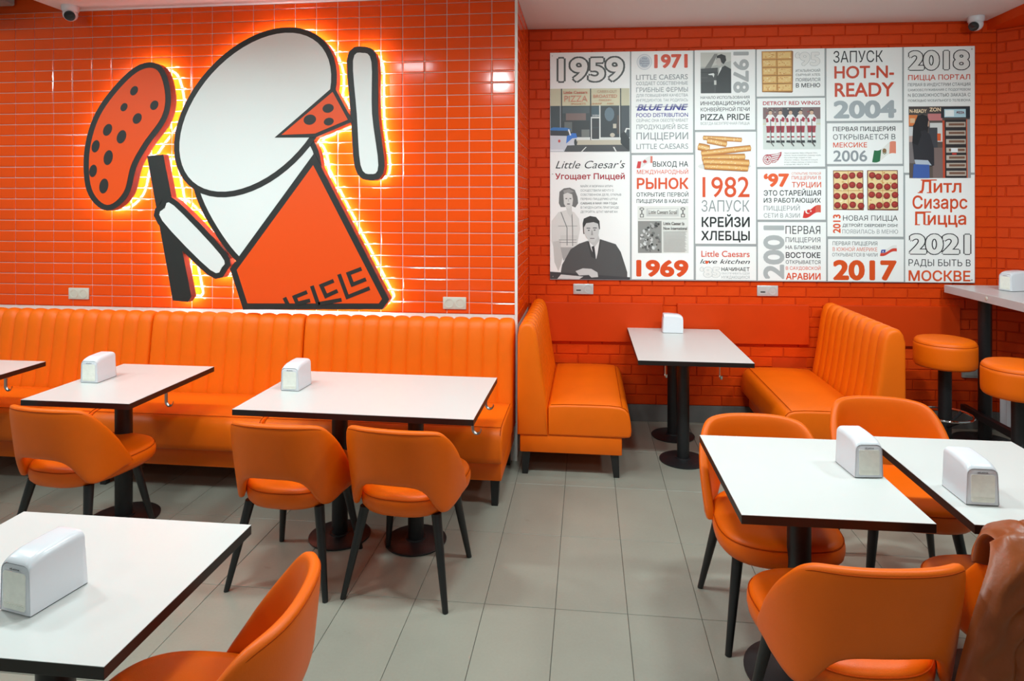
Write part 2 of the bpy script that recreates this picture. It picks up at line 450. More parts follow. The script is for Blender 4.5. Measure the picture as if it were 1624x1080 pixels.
table('white table in the right foreground, left one of the pair', .762, 2.46, .575, .703, .015, [(0, 0)], .19, .041, [], 'foreground tables')
table('white table at the right edge, beside the foreground pair\'s left table', 1.445, 2.499, .555, .753, .002, [(0, -.02)], .19, .041, [], 'foreground tables')
table('long white table with two pedestals between the niche banquettes', .660, 4.625, .697, 1.06, .003,
      [(-.028, -.20), (-.035, .255)], .155, .040, [(-.18, -.50, 0, -1), (.15, -.50, 0, -1)])

# ------------------------------------------------------------ napkin dispensers
def side_profile(wtop, wbot, h, r, n=6):
    P = [(-wbot/2, 0)]
    # trapezoid with rounded upper corners
    for sgn in (-1, 1):
        cx, cz = sgn*(wtop/2-r), h-r
        for i in range(n+1):
            a = (pi - i*pi/2/n) if sgn < 0 else (pi/2 - i*pi/2/n)
            P.append((cx+r*cos(a), cz+r*sin(a)))
    P.append((wbot/2, 0)); return P
def make_dispenser(label, loc, rotz, group='white napkin dispensers'):
    t = thing('napkin_dispenser', label, 'napkin dispenser', loc, rotz, group)
    # front faces -Y; body cross section in X-Z is narrow, extruded along Y with rounded shoulders
    bm = bmesh.new(); W, D, Hh = .100, .150, .138
    rs = []
    n = 24
    for i in range(n+1):
        u = (i/n)**1.7 if i < n/2 else .5**1.7+(1-.5**1.7)*(i/n-.5)*2; y = -D/2+D*u
        # height follows a soft arch: front shoulder large, back shoulder small
        e = min(1, u/.34); f = min(1, (1-u)/.10)
        hh = Hh*(1-.15*(1-math.sqrt(max(0, 1-(1-e)**2)))-.22*(1-math.sqrt(max(0, 1-(1-f)**2))))
        hh *= .955+.045*min(1, u*1.5)
        prof = side_profile(W*.93, W, hh, .020, 5)
        rs.append([(x, y+(.006 if u > .99 else 0)*z/Hh*-1, z) for x, z in prof])
    # draw in the end rings a little for rounded vertical edges
    def inset(r, k, dy): return [(x*(1-k/W*2), y+dy, .002+z*(1-k/Hh) if z > .01 else z) for x, y, z in r]
    rs = [inset(rs[0], .006, 0), inset(rs[0], .0015, .002)]+[[(x, y+.006, z) for x, y, z in rs[0]]]+rs[1:-1]+[[(x, y-.006, z) for x, y, z in rs[-1]], inset(rs[-1], .0015, -.002), inset(rs[-1], .006, 0)]
    rings(bm, rs); bmesh.ops.translate(bm, vec=(0, 0, .003), verts=bm.verts)
    fin('body', bm, M['plastic'], t, True, 55)
    box_obj('base_plate', (-W/2+.002, W/2-.002, -D/2+.003, D/2-.003, 0, .004), M['black'], t)
    fr = bmesh.new()
    def rr(w2, z0, z1, r, y, nseg=4):
        P = []
        for cx, cz, a0 in ((w2-r, z0+r, -pi/2), (w2-r, z1-r, 0), (-w2+r, z1-r, pi/2), (-w2+r, z0+r, pi)):
            for i in range(nseg+1): a = a0+pi/2*i/nseg; P.append((cx+r*cos(a), y, cz+r*sin(a)))
        return P
    rings(fr, [rr(.0375, .010, .102, .006, -D/2-.0012), rr(.0375, .010, .102, .006, -D/2+.002)])
    wn = fin('window_rim', fr, M['plastic'], t)
    bm = bmesh.new(); rs = []
    rings(bm, [rr(.036, .0115, .1005, .006, -D/2-.0022), rr(.036, .0115, .1005, .006, -D/2+.004)])
    bmesh.ops.subdivide_edges(bm, edges=bm.edges[:], cuts=1)
    nk = fin('napkins', bm, M['napkin'], t)
    b = bmesh.new()
    for i in range(3): bx(b, -.033, .033, -D/2-.0026-.0004*i, -D/2-.002, .016+.004*i, .0185+.004*i)
    fin('fold', b, M['napkin'], nk)
    m = text_mesh('aLaina', -.016, .016, .1052, .1098, (.12, .12, .13), .02, plane='xz', y=-D/2-.0012)
    o = link('lettering', m, M['ink'], t)
    b = bmesh.new(); bx(b, -.019, .019, -D/2-.0010, -D/2+.003, .1032, .1040); fin('underline', b, M['silver'], t)
    return t

# ------------------------------------------------------------ flat print: text and coloured polygons
_tc = {}
def glyphs(s, off, shear=0):
    """flat lettering: every outer contour filled with the holes that lie in it"""
    key = (s, off, shear)
    if key in _tc: return _tc[key]
    cu = bpy.data.curves.new('t', 'FONT'); cu.body = s; cu.shear = shear; cu.size = 1
    o = bpy.data.objects.new('t', cu); COL.objects.link(o)
    dg = bpy.context.evaluated_depsgraph_get(); oc = o.evaluated_get(dg); c2 = oc.to_curve(dg)
    loops = []
    for sp_ in c2.splines:
        P = sp_.bezier_points; n = len(P); L = []
        if n < 2: continue
        for k in range(n):
            a, b = P[k], P[(k+1) % n]
            straight = (a.handle_right-a.co).length < 1e-5 and (b.handle_left-b.co).length < 1e-5
            dirs = abs((b.co-a.co).normalized().cross((a.handle_right-a.co)).length) < 1e-4 and abs((b.co-a.co).normalized().cross((b.co-b.handle_left)).length) < 1e-4
            if straight or dirs: L.append(a.co.to_2d())
            else: L += [v.to_2d() for v in interpolate_bezier(a.co, a.handle_right, b.handle_left, b.co, 5)[:-1]]
        Q = [L[0]]
        for v in L[1:]:
            if (v-Q[-1]).length > 1e-5: Q.append(v)
        if (Q[0]-Q[-1]).length < 1e-5: Q.pop()
        if len(Q) > 2: loops.append(Q)
    oc.to_curve_clear(); bpy.data.objects.remove(o); bpy.data.curves.remove(cu)
    # group the contours glyph by glyph, then fill each group by non-zero winding, slab by slab
    bbs = [(min(v.x for v in Q), max(v.x for v in Q), min(v.y for v in Q), max(v.y for v in Q)) for Q in loops]
    groups = []
    for Q, b in zip(loops, bbs):
        hit = [g for g in groups if any(b[0] <= c[1] and c[0] <= b[1] and b[2] <= c[3] and c[2] <= b[3] for c in g[1])]
        ng = ([Q], [b])
        for g in hit: ng[0].extend(g[0]); ng[1].extend(g[1]); groups.remove(g)
        groups.append(ng)
    V, Fc = [], []
    for Qs, _ in groups:
        E_s = []
        for Q in Qs:
            for k in range(len(Q)):
                a, b = Q[k-1], Q[k]
                if abs(a.y-b.y) > 1e-7: E_s.append((a.x, a.y, b.x, b.y, 1) if a.y < b.y else (b.x, b.y, a.x, a.y, -1))
        ys = {round(v.y, 5) for Q in Qs for v in Q}
        for k, e in enumerate(E_s):
            dx, dy = e[2]-e[0], e[3]-e[1]
            for f in E_s[:k]:
                if f[1] >= e[3] or f[3] <= e[1] or min(f[0], f[2]) > max(e[0], e[2]) or max(f[0], f[2]) < min(e[0], e[2]): continue
                fx, fy = f[2]-f[0], f[3]-f[1]; d = dx*fy-dy*fx
                if abs(d) < 1e-9: continue
                t = ((f[0]-e[0])*fy-(f[1]-e[1])*fx)/d; u = ((f[0]-e[0])*dy-(f[1]-e[1])*dx)/d
                if 1e-4 < t < 1-1e-4 and 1e-4 < u < 1-1e-4: ys.add(round(e[1]+t*dy, 5))
        ys = sorted(ys)
        for y0, y1 in zip(ys, ys[1:]):
            if y1-y0 < 2e-5: continue
            ym = (y0+y1)/2; act = []
            for e in E_s:
                if e[1] < ym < e[3]:
                    g = (e[2]-e[0])/(e[3]-e[1]); act.append((e[0]+g*(ym-e[1]), e[0]+g*(y0-e[1]), e[0]+g*(y1-e[1]), e[4]))
            act.sort(); wn = 0
            for q in act:
                if wn == 0: st_ = q
                wn += q[3]
                if wn == 0:
                    b = len(V); V += [(st_[1], y0), (q[1], y0), (q[2], y1), (st_[2], y1)]; Fc.append((b, b+1, b+2, b+3))
    _tc[key] = (V, Fc); return _tc[key]
CAPH = .727
def ink_mesh(name, V, Fc, cols):
    me = bpy.data.meshes.new(name); me.from_pydata(V, [], Fc); me.update()
    a = me.color_attributes.new('Ink', 'FLOAT_COLOR', 'CORNER')
    for p, c in zip(me.polygons, cols):
        for li in p.loop_indices: a.data[li].color = (*c, 1)
    return me
def fat_glyphs(s, off, shear=0):
    """bold lettering: the outline is repeated around a small circle"""
    V, Fc = glyphs(s, 0, shear)
    if off <= .001: return V, Fc
    n = 8 if off > .03 else 6; VV, FF = list(V), list(Fc)
    for k in range(n):
        dx, dy = off*cos(2*pi*(k+.5)/n), off*sin(2*pi*(k+.5)/n); b = len(VV)
        VV += [(v[0]+dx, v[1]+dy) for v in V]; FF += [tuple(i+b for i in f) for f in Fc]
    return VV, FF
def text_mesh(s, x0, x1, z0, z1, col, off=0, plane='xz', y=0, shear=0, fit=None):
    """capital letters fill the box x0..x1, z0..z1 (z0 the baseline); faces -Y"""
    V0, _ = glyphs(s, 0, shear); fo = off if fit is None else fit
    a = min(v[0] for v in V0)-fo; b = max(v[0] for v in V0)+fo
    V, Fc = fat_glyphs(s, max(0, off), shear)
    kx = (x1-x0)/(b-a); kz = (z1-z0)/(CAPH+2*max(0, fo))
    n0 = len(V0); W = [(x0+(v[0]-a)*kx, y-.00003*(i//n0), z0+(v[1]+max(0, fo))*kz) for i, v in enumerate(V)]
    return ink_mesh('lettering', W, Fc, [col]*len(Fc))
def s2l(c): return tuple(((v/255+.055)/1.055)**2.4 if v/255 > .04045 else v/255/12.92 for v in c)

D0 = make_dispenser('white napkin dispenser in the left foreground, on the nearest table', (-1.372, 1.475, .7355), -.42)
def disp(label, x, y, rot, z=.7355):
    c = copy_tree(D0); c.location = (x, y, z); c.rotation_euler = (0, 0, rot); c['label'] = label; return c
D0.rotation_euler = (0, 0, -.19); D0.location = (-1.336, 1.471, .7355)
disp('white napkin dispenser on the two-pedestal table by the tiled wall', -1.530, 3.290, -.04)
disp('white napkin dispenser on the narrow table left of the wide one', -2.683, 3.309, .02)
disp('white napkin dispenser on the left table of the right foreground pair', .985, 2.510, .10)
disp('white napkin dispenser on the table at the right edge', 1.266, 2.331, 0)
disp('white napkin dispenser seen from its side on the niche table', .636, 5.02, pi/2)
disp('white napkin dispenser on the bar counter at the right edge', 2.97, 4.93, -1.25, 1.0965)

# ------------------------------------------------------------ chairs
def sup(phi, a, b, n):
    s, c = sin(phi), cos(phi)
    return a*math.copysign(abs(s)**(2/n), s), -b*math.copysign(abs(c)**(2/n), c)
def ztop(ap):
    """top line of the shell: level across the back, then a straight slope along the arms"""
    y = sup(radians(ap), .232, .232, 3.0)[1]
    a = .762-.012*(min(ap, 60)/45)**2; b = .742-1.38*(y+.178); k = .010
    return -k*math.log(math.exp(-a/k)+math.exp(-b/k))+.004
ZB = [(0, .522), (14, .519), (24, .507), (32, .485), (39, .454), (46, .422), (54, .394), (64, .384), (74, .390), (84, .402), (94, .415)]
def shell_bm():
    bm = bmesh.new(); rs = []; PH = 94; N = 70
    for i in range(N+1):
        ph = -PH+2*PH*i/N; ap = abs(ph)
        zt, zb = ztop(ap), interp(ZB, ap)
        e = 1-min(1, max(0, (ap-84)/10)); th = .020*(.55+.45*math.sqrt(max(0, 1-(1-e)**2)))
        hh = (zt-zb)/2; zc = (zt+zb)/2
        hh *= (.35+.65*math.sqrt(max(0, 1-(1-e)**2)))
        r = []; K = 20
        for k in range(K):
            a = 2*pi*k/K; ca, sa = cos(a), sin(a)
            u = math.copysign(abs(ca)**.55, ca)*th            # radial
            v = math.copysign(abs(sa)**(.42), sa)*hh          # vertical
            v = math.copysign(hh-max(0, (1-abs(sa))**1.2)*hh, sa) if False else v
            z = zc+v
            lean = 1+.16*max(0, z-.42)/.36*(1-min(1, ap/120)*.75)
            x, y = sup(radians(ph), .232*(1+.02*max(0, z-.42)/.36), .232, 3.0)
            y2 = y*lean if y < 0 else y
            # local normal
            x1, y1 = sup(radians(ph+.5), .232, .232, 3.0); x_, y_ = sup(radians(ph-.5), .232, .232, 3.0)
            tx, ty = x1-x_, y1-y_; l = math.hypot(tx, ty) or 1
            r.append(((x+ty/l*u)*(1.0+.38*(y+.02)+.14*max(0, z-.44)/.32), y2-tx/l*u, z))
        rs.append(r)
    rings(bm, rs); return bm
def seat_pt(a, k, z):
    x, y = sup(a, .229*k, .262*k, 2.8); return (x*(1+.38*(y+.02)), y+.046, z)
def seat_bm():
    bm = bmesh.new(); prof = [(.02, .368), (.80, .366), (.93, .371), (.985, .388), (1.0, .408), (1.0, .424), (.990, .437), (.975, .4435), (.975, .4445), (.955, .455), (.90, .463), (.75, .469), (.4, .473), (.02, .474)]
    K = 56
    rings(bm, [[seat_pt(2*pi*i/K, k, z) for i in range(K)] for k, z in prof])
    return bm
def leg_bm(fx, fy, tx, ty):
    b = bmesh.new(); rs = []; K = 16
    for t, r in ((0, .0105), (.004, .0125), (.5, .0175), (1, .0225)):
        cx, cy, z = fx+(tx-fx)*t, fy+(ty-fy)*t, .375*t
        rs.append([(cx+r*cos(2*pi*k/K), cy+r*sin(2*pi*k/K), z) for k in range(K)])
    rings(b, rs); return b
def make_chair(label, group):
    t = thing('dining_chair', label, 'chair', (0, 0, 0), 0, group)
    sh = fin('backrest', shell_bm(), M['chair'], t, True, 60)
    b = bmesh.new()
    P = []
    for i in range(-44, 45):
        ph = i*2.0; zt = ztop(abs(ph)); x, y = sup(radians(ph), .240*1.02, .240, 3.0)
        lean = 1+.16*max(0, zt-.42)/.36*(1-min(1, abs(ph)/120)*.75)
        P.append((x*(1.0+.38*(y+.02)+.14*max(0, zt-.44)/.32), y*lean*1.02 if y < 0 else y, zt-.013))
    tube(b, P, .0018, 5); fin('seam', b, M['seam'], sh)
    s = fin('seat', seat_bm(), M['chair'], t, True, 60)
    b = bmesh.new(); K = 64
    tube(b, [seat_pt(2*pi*i/K, .98, .4440) for i in range(K+1)], .0024, 6)
    fin('piping', b, M['seam'], s)
    for sx in (-1, 1):
        fin('leg', leg_bm(sx*.232, -.215, sx*.165, -.135), M['leg'], t, True)
        fin('leg', leg_bm(sx*.210, .220, sx*.155, .150), M['leg'], t, True)
    return t
G1, G2 = 'orange chairs at the tiled-wall tables', 'orange chairs in the foreground'
ch0 = make_chair('orange chair at the wide table, right one of the two', G1)
def chair(label, x, y, rot, grp, first=False):
    c = ch0 if first else copy_tree(ch0); c.location = (x, y, 0); c.rotation_euler = (0, 0, rot); c['label'] = label; c['group'] = grp; return c
chair('orange chair at the two-pedestal table, its right one of two', -.798, 2.90, -.10, G1, True)
chair('orange chair at the two-pedestal table, its left one of two', -1.338, 2.905, -.05, G1)
chair('orange chair before the narrow table, back cut by the left edge', -2.50, 2.99, -.12, G1)
chair('orange chair in the left foreground, its back turned to the aisle', -.955, 1.50, pi/2+.10, G2)
chair('orange chair facing the viewer, behind the left table of the right pair', .735, 2.76, pi+.02, G2)
chair('orange chair facing the viewer, between the two right foreground tables', 1.39, 3.10, pi-.05, G2)
chair('orange chair seen from behind, at the bottom right', .765, 2.045, .11, G2)
chair('orange chair with the brown jacket over its back', 1.375, 2.20, .08, G2)

# ------------------------------------------------------------ bar counter, stools
bt = thing('bar_counter', 'pale grey high bar counter on black posts at the right', 'counter', (2.66, 3.2, 0))
box_obj('countertop', (0, .62, 0, 2.02, 1.04, 1.096), mat('counter_laminate', (.60, .60, .60), .3, noise=.02, scale=5), bt, bevel=.0015)
for yy in (1.80, .30):
    b = bmesh.new(); cyl(b, .16, yy, .042, .012, 1.04); fin('post', b, M['pole'], bt, True)
    b = bmesh.new(); lathe(b, [(.20, 0), (.203, .004), (.2, .010), (.07, .014), (.05, .024)], .16, yy, 48); fin('base', b, M['pole'], bt, True)
box_obj('foot_rail', (.08, .12, -.2, 1.96, .175, .225), M['pole'], bt, bevel=.003)
b = bmesh.new(); lathe(b, [(.014, 0), (.014, .003), (.010, .005), (.004, .005)], 0, 0, 20)
bmesh.ops.rotate(b, cent=(0, 0, 0), matrix=Matrix.Rotation(-pi/2, 3, 'Y'), verts=b.verts)
bmesh.ops.translate(b, vec=(0, 1.5, 1.068), verts=b.verts); fin('cable_cap', b, M['socket'], bt, True)
def make_stool(label):
    t = thing('bar_stool', label, 'stool', (0, 0, 0), 0, 'round orange bar stools')
    b = bmesh.new(); lathe(b, [(.02, .598), (.16, .598), (.176, .602), (.185, .616), (.187, .65), (.187, .735), (.1855, .757), (.183, .7585), (.183, .7595), (.180, .772), (.168, .784), (.14, .790), (.08, .793), (.01, .794)], 0, 0, 56)
    s = fin('seat', b, M['leather'], t, True, 60)
    b = bmesh.new(); K = 56; tube(b, [(.1845*cos(2*pi*i/K), .1845*sin(2*pi*i/K), .759) for i in range(K+1)], .002, 6); fin('piping', b, M['seam'], s)
    b = bmesh.new(); cyl(b, 0, 0, .040, .01, .60); fin('post', b, M['pole'], t, True)
    b = bmesh.new(); tube(b, [(.165*cos(2*pi*i/48), .165*sin(2*pi*i/48), .27) for i in range(49)], .0085, 8); r = fin('foot_ring', b, M['chrome'], t, True)
    b = bmesh.new()
    for k in range(3):
        a = 2*pi*k/3+.5; tube(b, [(.035*cos(a), .035*sin(a), .20), (.163*cos(a), .163*sin(a), .266)], .011, 8)
    fin('brace', b, M['pole'], r, True)
    b = bmesh.new(); lathe(b, [(.197, 0), (.20, .004), (.198, .01), (.07, .016), (.05, .026)], 0, 0, 48); fin('base', b, M['pole'], t, True)
    return t
st0 = make_stool('round orange bar stool on black post, farther from the viewer')
st0.location = (2.42, 4.74, 0)
st1 = copy_tree(st0); st1['label'] = 'round orange bar stool at the right edge, nearer of the two'; st1.location = (2.475, 4.06, 0)

# ------------------------------------------------------------ sockets and cameras
def make_outlet(name, label, loc, rot, mt, data=False, grp=None):
    t = thing(name, label, 'socket', loc, rot, grp)
    box_obj('frame', (-.079, .079, -.010, 0, -.041, .041), mt, t, bevel=.004, seg=2, smooth=True)
    for k, cx in enumerate((-.037, .037)):
        if data and k == 0:
            box_obj('data_port', (cx-.030, cx+.030, -.0125, -.009, -.030, .030), mt, t, bevel=.001)
            box_obj('port_slot', (cx-.018, cx+.018, -.0132, -.0122, -.014, -.004), M['dark'], t)
            continue
        b = bmesh.new(); K = 28
        def ring(r, y): return [(cx+r*cos(2*pi*i/K), y, r*sin(2*pi*i/K)) for i in range(K)]
        rings(b, [ring(.033, -.0095), ring(.033, -.0125), ring(.0235, -.0125), ring(.0215, -.004), ring(.001, -.004)])
        s = fin('socket', b, mt, t, True, 30)
        b = bmesh.new(); rings(b, [[(cx+r*cos(2*pi*i/24), yy, r*sin(2*pi*i/24)) for i in range(24)] for r, yy in ((.0215, -.0041), (.0215, -.0048), (.001, -.0049))]); fin('recess_shade', b, M['recess_shade'], s)  # last disc paints the shade inside the plug cup
        b = bmesh.new()
        for dx in (-.0095, .0095): 
            rings(b, [[(cx+dx+.003*cos(2*pi*i/10), yy, .003*sin(2*pi*i/10)) for i in range(10)] for yy in (-.0056, -.0040)])
        bx(b, cx-.003, cx+.003, -.0058, -.004, .015, .020); bx(b, cx-.003, cx+.003, -.0058, -.004, -.020, -.015)
        fin('pin_hole', b, M['dark'], s)
    return t
oa = make_outlet('wall_socket', 'beige double wall socket on the tiles at the left', (-3.627, AY-.006, 1.06), 0, M['socket'], grp='double sockets on the tiled wall')
ob2 = copy_tree(oa); ob2.location = (-.883, AY-.006, 1.04); ob2['label'] = 'beige double wall socket on the tiles near the white corner trim'
oc = make_outlet('wall_socket', 'silver socket pair on the brick wall under the 1959 board', bw(.432, .009, 1.032), BA, M['silver'], True, 'silver sockets on the brick wall')
od = copy_tree(oc); od.location = bw(1.848, .009, 1.032); od['label'] = 'silver socket pair on the brick wall under the 2001 print'
def make_cctv(label, loc, rot):
    t = thing('security_camera', label, 'camera', loc, rot, 'ceiling security cameras')
    b = bmesh.new(); lathe(b, [(.054, 0), (.056, -.006), (.054, -.03), (.048, -.042), (.02, -.045)][::1], 0, 0, 32); fin('mount', b, M['plastic'], t, True)
    b = bmesh.new(); bmesh.ops.create_uvsphere(b, u_segments=28, v_segments=16, radius=.047); bmesh.ops.translate(b, vec=(0, 0, -.058), verts=b.verts)
    ey = fin('eyeball', b, M['plastic'], t, True, 80)
    b = bmesh.new(); rings(b, [[(r*cos(2*pi*i/24), yy, r*sin(2*pi*i/24)) for i in range(24)] for r, yy in ((.030, -.035), (.034, -.040), (.034, -.050), (.026, -.053), (.004, -.054))])
    bmesh.ops.rotate(b, cent=(0, 0, 0), matrix=Matrix.Rotation(.45, 3, 'X'), verts=b.verts)
    bmesh.ops.translate(b, vec=(0, 0, -.058), verts=b.verts)
    fin('lens', b, M['lens'], ey, True)
    return t
c0 = make_cctv('small white security camera at the top left, over the tiles', (-3.60, 4.17, CEIL), .62)
c1 = copy_tree(c0); c1.location = (2.86, 5.18, CEIL); c1.rotation_euler = (0, 0, -.85); c1['label'] = 'small white security camera on the ceiling above the 2018 print'

# ------------------------------------------------------------ backlit sign: plain rounded shapes (no figure)
SYF, SYB = 4.165, 4.225
def sp(px, py):                 # frame coordinate of the photograph -> metres on the sign's front plane
    xr = (px-812)/CAM_F; zz = -(py-540-CAM_SY)/CAM_F
    C_, S_ = cos(CAM_YAW), sin(CAM_YAW); X = C_*xr-S_; Y = S_*xr+C_; t = SYF/Y
    return X*t, CAM_H+zz*t
def smooth_poly(P, n=6, closed=True):
    out = []; m = len(P)
    for i in range(m):
        p0, p1, p2, p3 = P[i-1], P[i], P[(i+1) % m], P[(i+2) % m]
        for k in range(n):
            t = k/n
            out.append(tuple(.5*((2*p1[j])+(-p0[j]+p2[j])*t+(2*p0[j]-5*p1[j]+4*p2[j]-p3[j])*t*t+(-p0[j]+3*p1[j]-3*p2[j]+p3[j])*t**3) for j in (0, 1)))
    return out
def ell(cx, cy, a, b, deg, n=40):
    A = radians(deg); return [(cx+a*cos(2*pi*i/n)*cos(A)-b*sin(2*pi*i/n)*sin(A), cy+a*cos(2*pi*i/n)*sin(A)+b*sin(2*pi*i/n)*cos(A)) for i in range(n)]
def grow(P, d):
    """outline pushed out by d pixels"""
    n = len(P); ar = sum(P[i-1][0]*P[i][1]-P[i][0]*P[i-1][1] for i in range(n)); s = 1 if ar > 0 else -1; out = []
    for i in range(n):
        ax, ay = P[i][0]-P[i-1][0], P[i][1]-P[i-1][1]; bx_, by_ = P[(i+1) % n][0]-P[i][0], P[(i+1) % n][1]-P[i][1]
        la, lb = math.hypot(ax, ay) or 1, math.hypot(bx_, by_) or 1
        nx, ny = ay/la+by_/lb, -ax/la-bx_/lb; l = math.hypot(nx, ny) or 1
        c = max(.5, l/2); out.append((P[i][0]+s*nx/l*d/c, P[i][1]+s*ny/l*d/c))
    return out
def slab(name, P, y0, y1, m, parent, **k):
    """flat shape cut from a board: front at y0, back at y1"""
    bm = bmesh.new(); Q = [sp(*p) for p in P]
    a = [bm.verts.new((x, y0, z)) for x, z in Q]; b = [bm.verts.new((x, y1, z)) for x, z in Q]
    n = len(Q)
    f1 = bm.faces.new(a); f2 = bm.faces.new(b[::-1])
    for i in range(n):
        f = bm.faces.new((a[i], b[i], b[(i+1) % n], a[(i+1) % n])); f.material_index = 1
    bmesh.ops.triangulate(bm, faces=[f1, f2])
    o = fin(name, bm, m, parent); return o
M['sblack'] = mat('sign_black', (.022, .021, .019), .5)
M['swhite'] = mat('sign_white', (.84, .85, .82), .4)
M['sorange'] = mat('sign_orange', (.88, .078, .0), .45)
sg = thing('backlit_sign', 'large backlit sign of white, orange and black rounded shapes on the tiled wall', 'sign', (0, 0, 0))
BK = [M['sblack'], M['signside']]
def led(P):
    Q = grow(P, -2.5); bm = bmesh.new(); n = len(Q); k = 1
    o_ = [sp(*p) for p in Q]; i_ = [sp(*p) for p in grow(Q, -3)]
    a = [bm.verts.new((x, SYB+.004, z)) for x, z in o_]; b = [bm.verts.new((x, SYB+.004, z)) for x, z in i_]
    for i in range(n): bm.faces.new((a[i], a[(i+1) % n], b[(i+1) % n], b[i]))
    return fin('led_strip', bm, M['led'], sg)
# white oval field leaning to the right, on a tall rounded field below it
oval = ell(405, 178, 148, 92, -48, 56)
body = smooth_poly([(318, 236), (372, 210), (450, 205), (492, 232), (500, 290), (480, 370), (440, 420), (396, 420), (352, 372), (316, 300)], 6)
drape = [(497, 262), (606, 474), (601, 481), (393, 481), (376, 428)]
disc = smooth_poly([(250, 112), (262, 150), (256, 186), (228, 226), (208, 262), (196, 305), (170, 325), (146, 300), (142, 245), (156, 190), (186, 145), (222, 112)], 6)
slice_ = [(447, 214), (528, 146), (552, 190), (500, 212)]
barv = smooth_poly([(560, 96), (575, 84), (589, 98), (590, 180), (600, 262), (588, 276), (572, 262), (566, 180)], 4)
barl = smooth_poly([(262, 330), (276, 326), (350, 404), (352, 424), (334, 428), (258, 350)], 4)
staff = [(236, 250), (256, 248), (300, 470), (296, 476), (276, 474)]
shapes = [('oval_field', oval, 9, 'swhite', 0), ('round_field', body, 9, 'swhite', .003), ('orange_field', drape, 10, 'sorange', -.003),
          ('spotted_disc', disc, 9, 'sorange', 0), ('staff', staff, 3, 'sblack', .003), ('spotted_wedge', slice_, 6, 'sorange', -.004), ('upright_bar', barv, 10, 'swhite', 0), ('slanted_bar', barl, 9, 'swhite', -.002)]
for nm, P, d, mm, dy in shapes:
    G = grow(P, d)
    b_ = slab(nm, G, SYF+dy, SYB, BK, sg)
    if mm != 'sblack': slab('face', P, SYF+dy-.0018, SYF+dy, M[mm], b_)
    led(G)
def spot(P, parent, dy): slab('spot', P, SYF+dy-.003, SYF+dy-.0018, M['sblack'], parent)
kids = {c.name.split('.')[0]: c for c in sg.children}
for x, y, a, b, d in ((245, 167, 8, 6, -60), (218, 188, 9, 6.5, -60), (171, 206, 10, 6.5, -65), (193, 217, 11, 7, -70), (152, 232, 10, 6, -75),
                      (172, 250, 12, 7, -78), (148, 271, 10, 6, -80), (165, 295, 12, 7, -80), (213, 144, 8, 5.5, -60), (197, 170, 7, 5, -60)):
    spot(ell(x, y, a, b, d, 20), kids['spotted_disc'], 0)
for x, y, a, b in ((521, 172, 9, 7), (492, 190, 10, 8), (522, 193, 8, 6)): spot(ell(x, y, a, b, -15, 20), kids['spotted_wedge'], -.004)
# key pattern along the lower edge of the orange field
def stroke(P, wd, parent, nm='key_mark'):
    for q_, ((x0, y0), (x1, y1)) in enumerate(zip(P, P[1:])):
        l = math.hypot(x1-x0, y1-y0); ux, uy = (x1-x0)/l, (y1-y0)/l; h = wd/2
        x0_, y0_, x1_, y1_ = x0-ux*h, y0-uy*h, x1+ux*h, y1+uy*h
        slab(nm, [(x0_-uy*h, y0_+ux*h), (x1_-uy*h, y1_+ux*h), (x1_+uy*h, y1_-ux*h), (x0_+uy*h, y0_-ux*h)], SYF-.003-.003-.0004*q_, SYF-.003-.0018, M['sblack'], parent)
def kp(zx, zy): return (400+zx/3.248, 280+zy/3.248)
of = kids['orange_field']
for P in ([(452, 512), (492, 620), (597, 578)], [(555, 478), (497, 500), (518, 556), (578, 532)], [(312, 572), (340, 652)], [(412, 540), (358, 562), (382, 615), (432, 592)],
          [(352, 654), (452, 636)], [(275, 598), (220, 620), (232, 648)], [(172, 632), (182, 652)], [(240, 652), (290, 640)]):
    stroke([kp(*p) for p in P], 6.2, of)

# ------------------------------------------------------------ timeline board on the brick wall
exec_board = True
BS0, BS1, BZ0, BZ1 = .170, 3.371, 1.1055, 2.895
tb = thing('timeline_board', 'large white printed timeline board with dates and photos on the brick wall', 'board', bw(0, 0, 0), BA)
GQ = 1.0277
def bp(px, py):                 # photograph coordinate -> metres on the board
    xl = 873-(py-82)/361; xr = 1545-(py-77)*4/371
    u = (px-xl)/(xr-xl); v = (py-(82-5*u))/(361+10*u)
    return BS0+(BS1-BS0)*u/(GQ-u*(GQ-1)), BZ1+(BZ0-BZ1)*v
box_obj('backing', (BS0, BS1, -.024, -.010, BZ0, BZ1), mat('board_grey', (.33, .34, .34), .5), tb)
ZK = {'A': (860, 60, 5.4), 'B': (860, 240, 4.908), 'C': (1100, 60, 5.4), 'D': (1100, 240, 4.909), 'E': (1310, 60, 5.4), 'F': (1310, 240, 4.908), 'G': (870, 76, 6.207)}
def zk(k, x, y): a, b, s = ZK[k]; return a+x/s, b+y/s
M['board'] = mat('board_white', (.86, .85, .83), .42)
cells_ = {}
def cell(key, x0, y0, x1, y1):
    (a, zt), (b, zb) = bp(x0, y0), bp(x1, y1); b = min(b, BS1-.004)
    o = box_obj('print_panel', (a, b, -.0265, -.023, zb, zt), M['board'], tb, bevel=.0004); cells_[key] = o
    return o
c1x, c2x, c3x, c4x, c5x, c6x = (873.2, 1005.4), (1009.3, 1109.2), (1113, 1208.8), (1212, 1317.4), (1321, 1435.4), (1439.2, 1544)
cell('1959', *(c1x[0], 82), c1x[1], 442)
cell('1971', c2x[0], 81, c2x[1], 242); cell('1969', c2x[0], 245.4, c2x[1], 443)
cell('1978', c3x[0], 80, c3x[1], 206); cell('1982', c3x[0], 209.5, c3x[1], 386.6); cell('85', c3x[0], 390.2, c3x[1], 444)
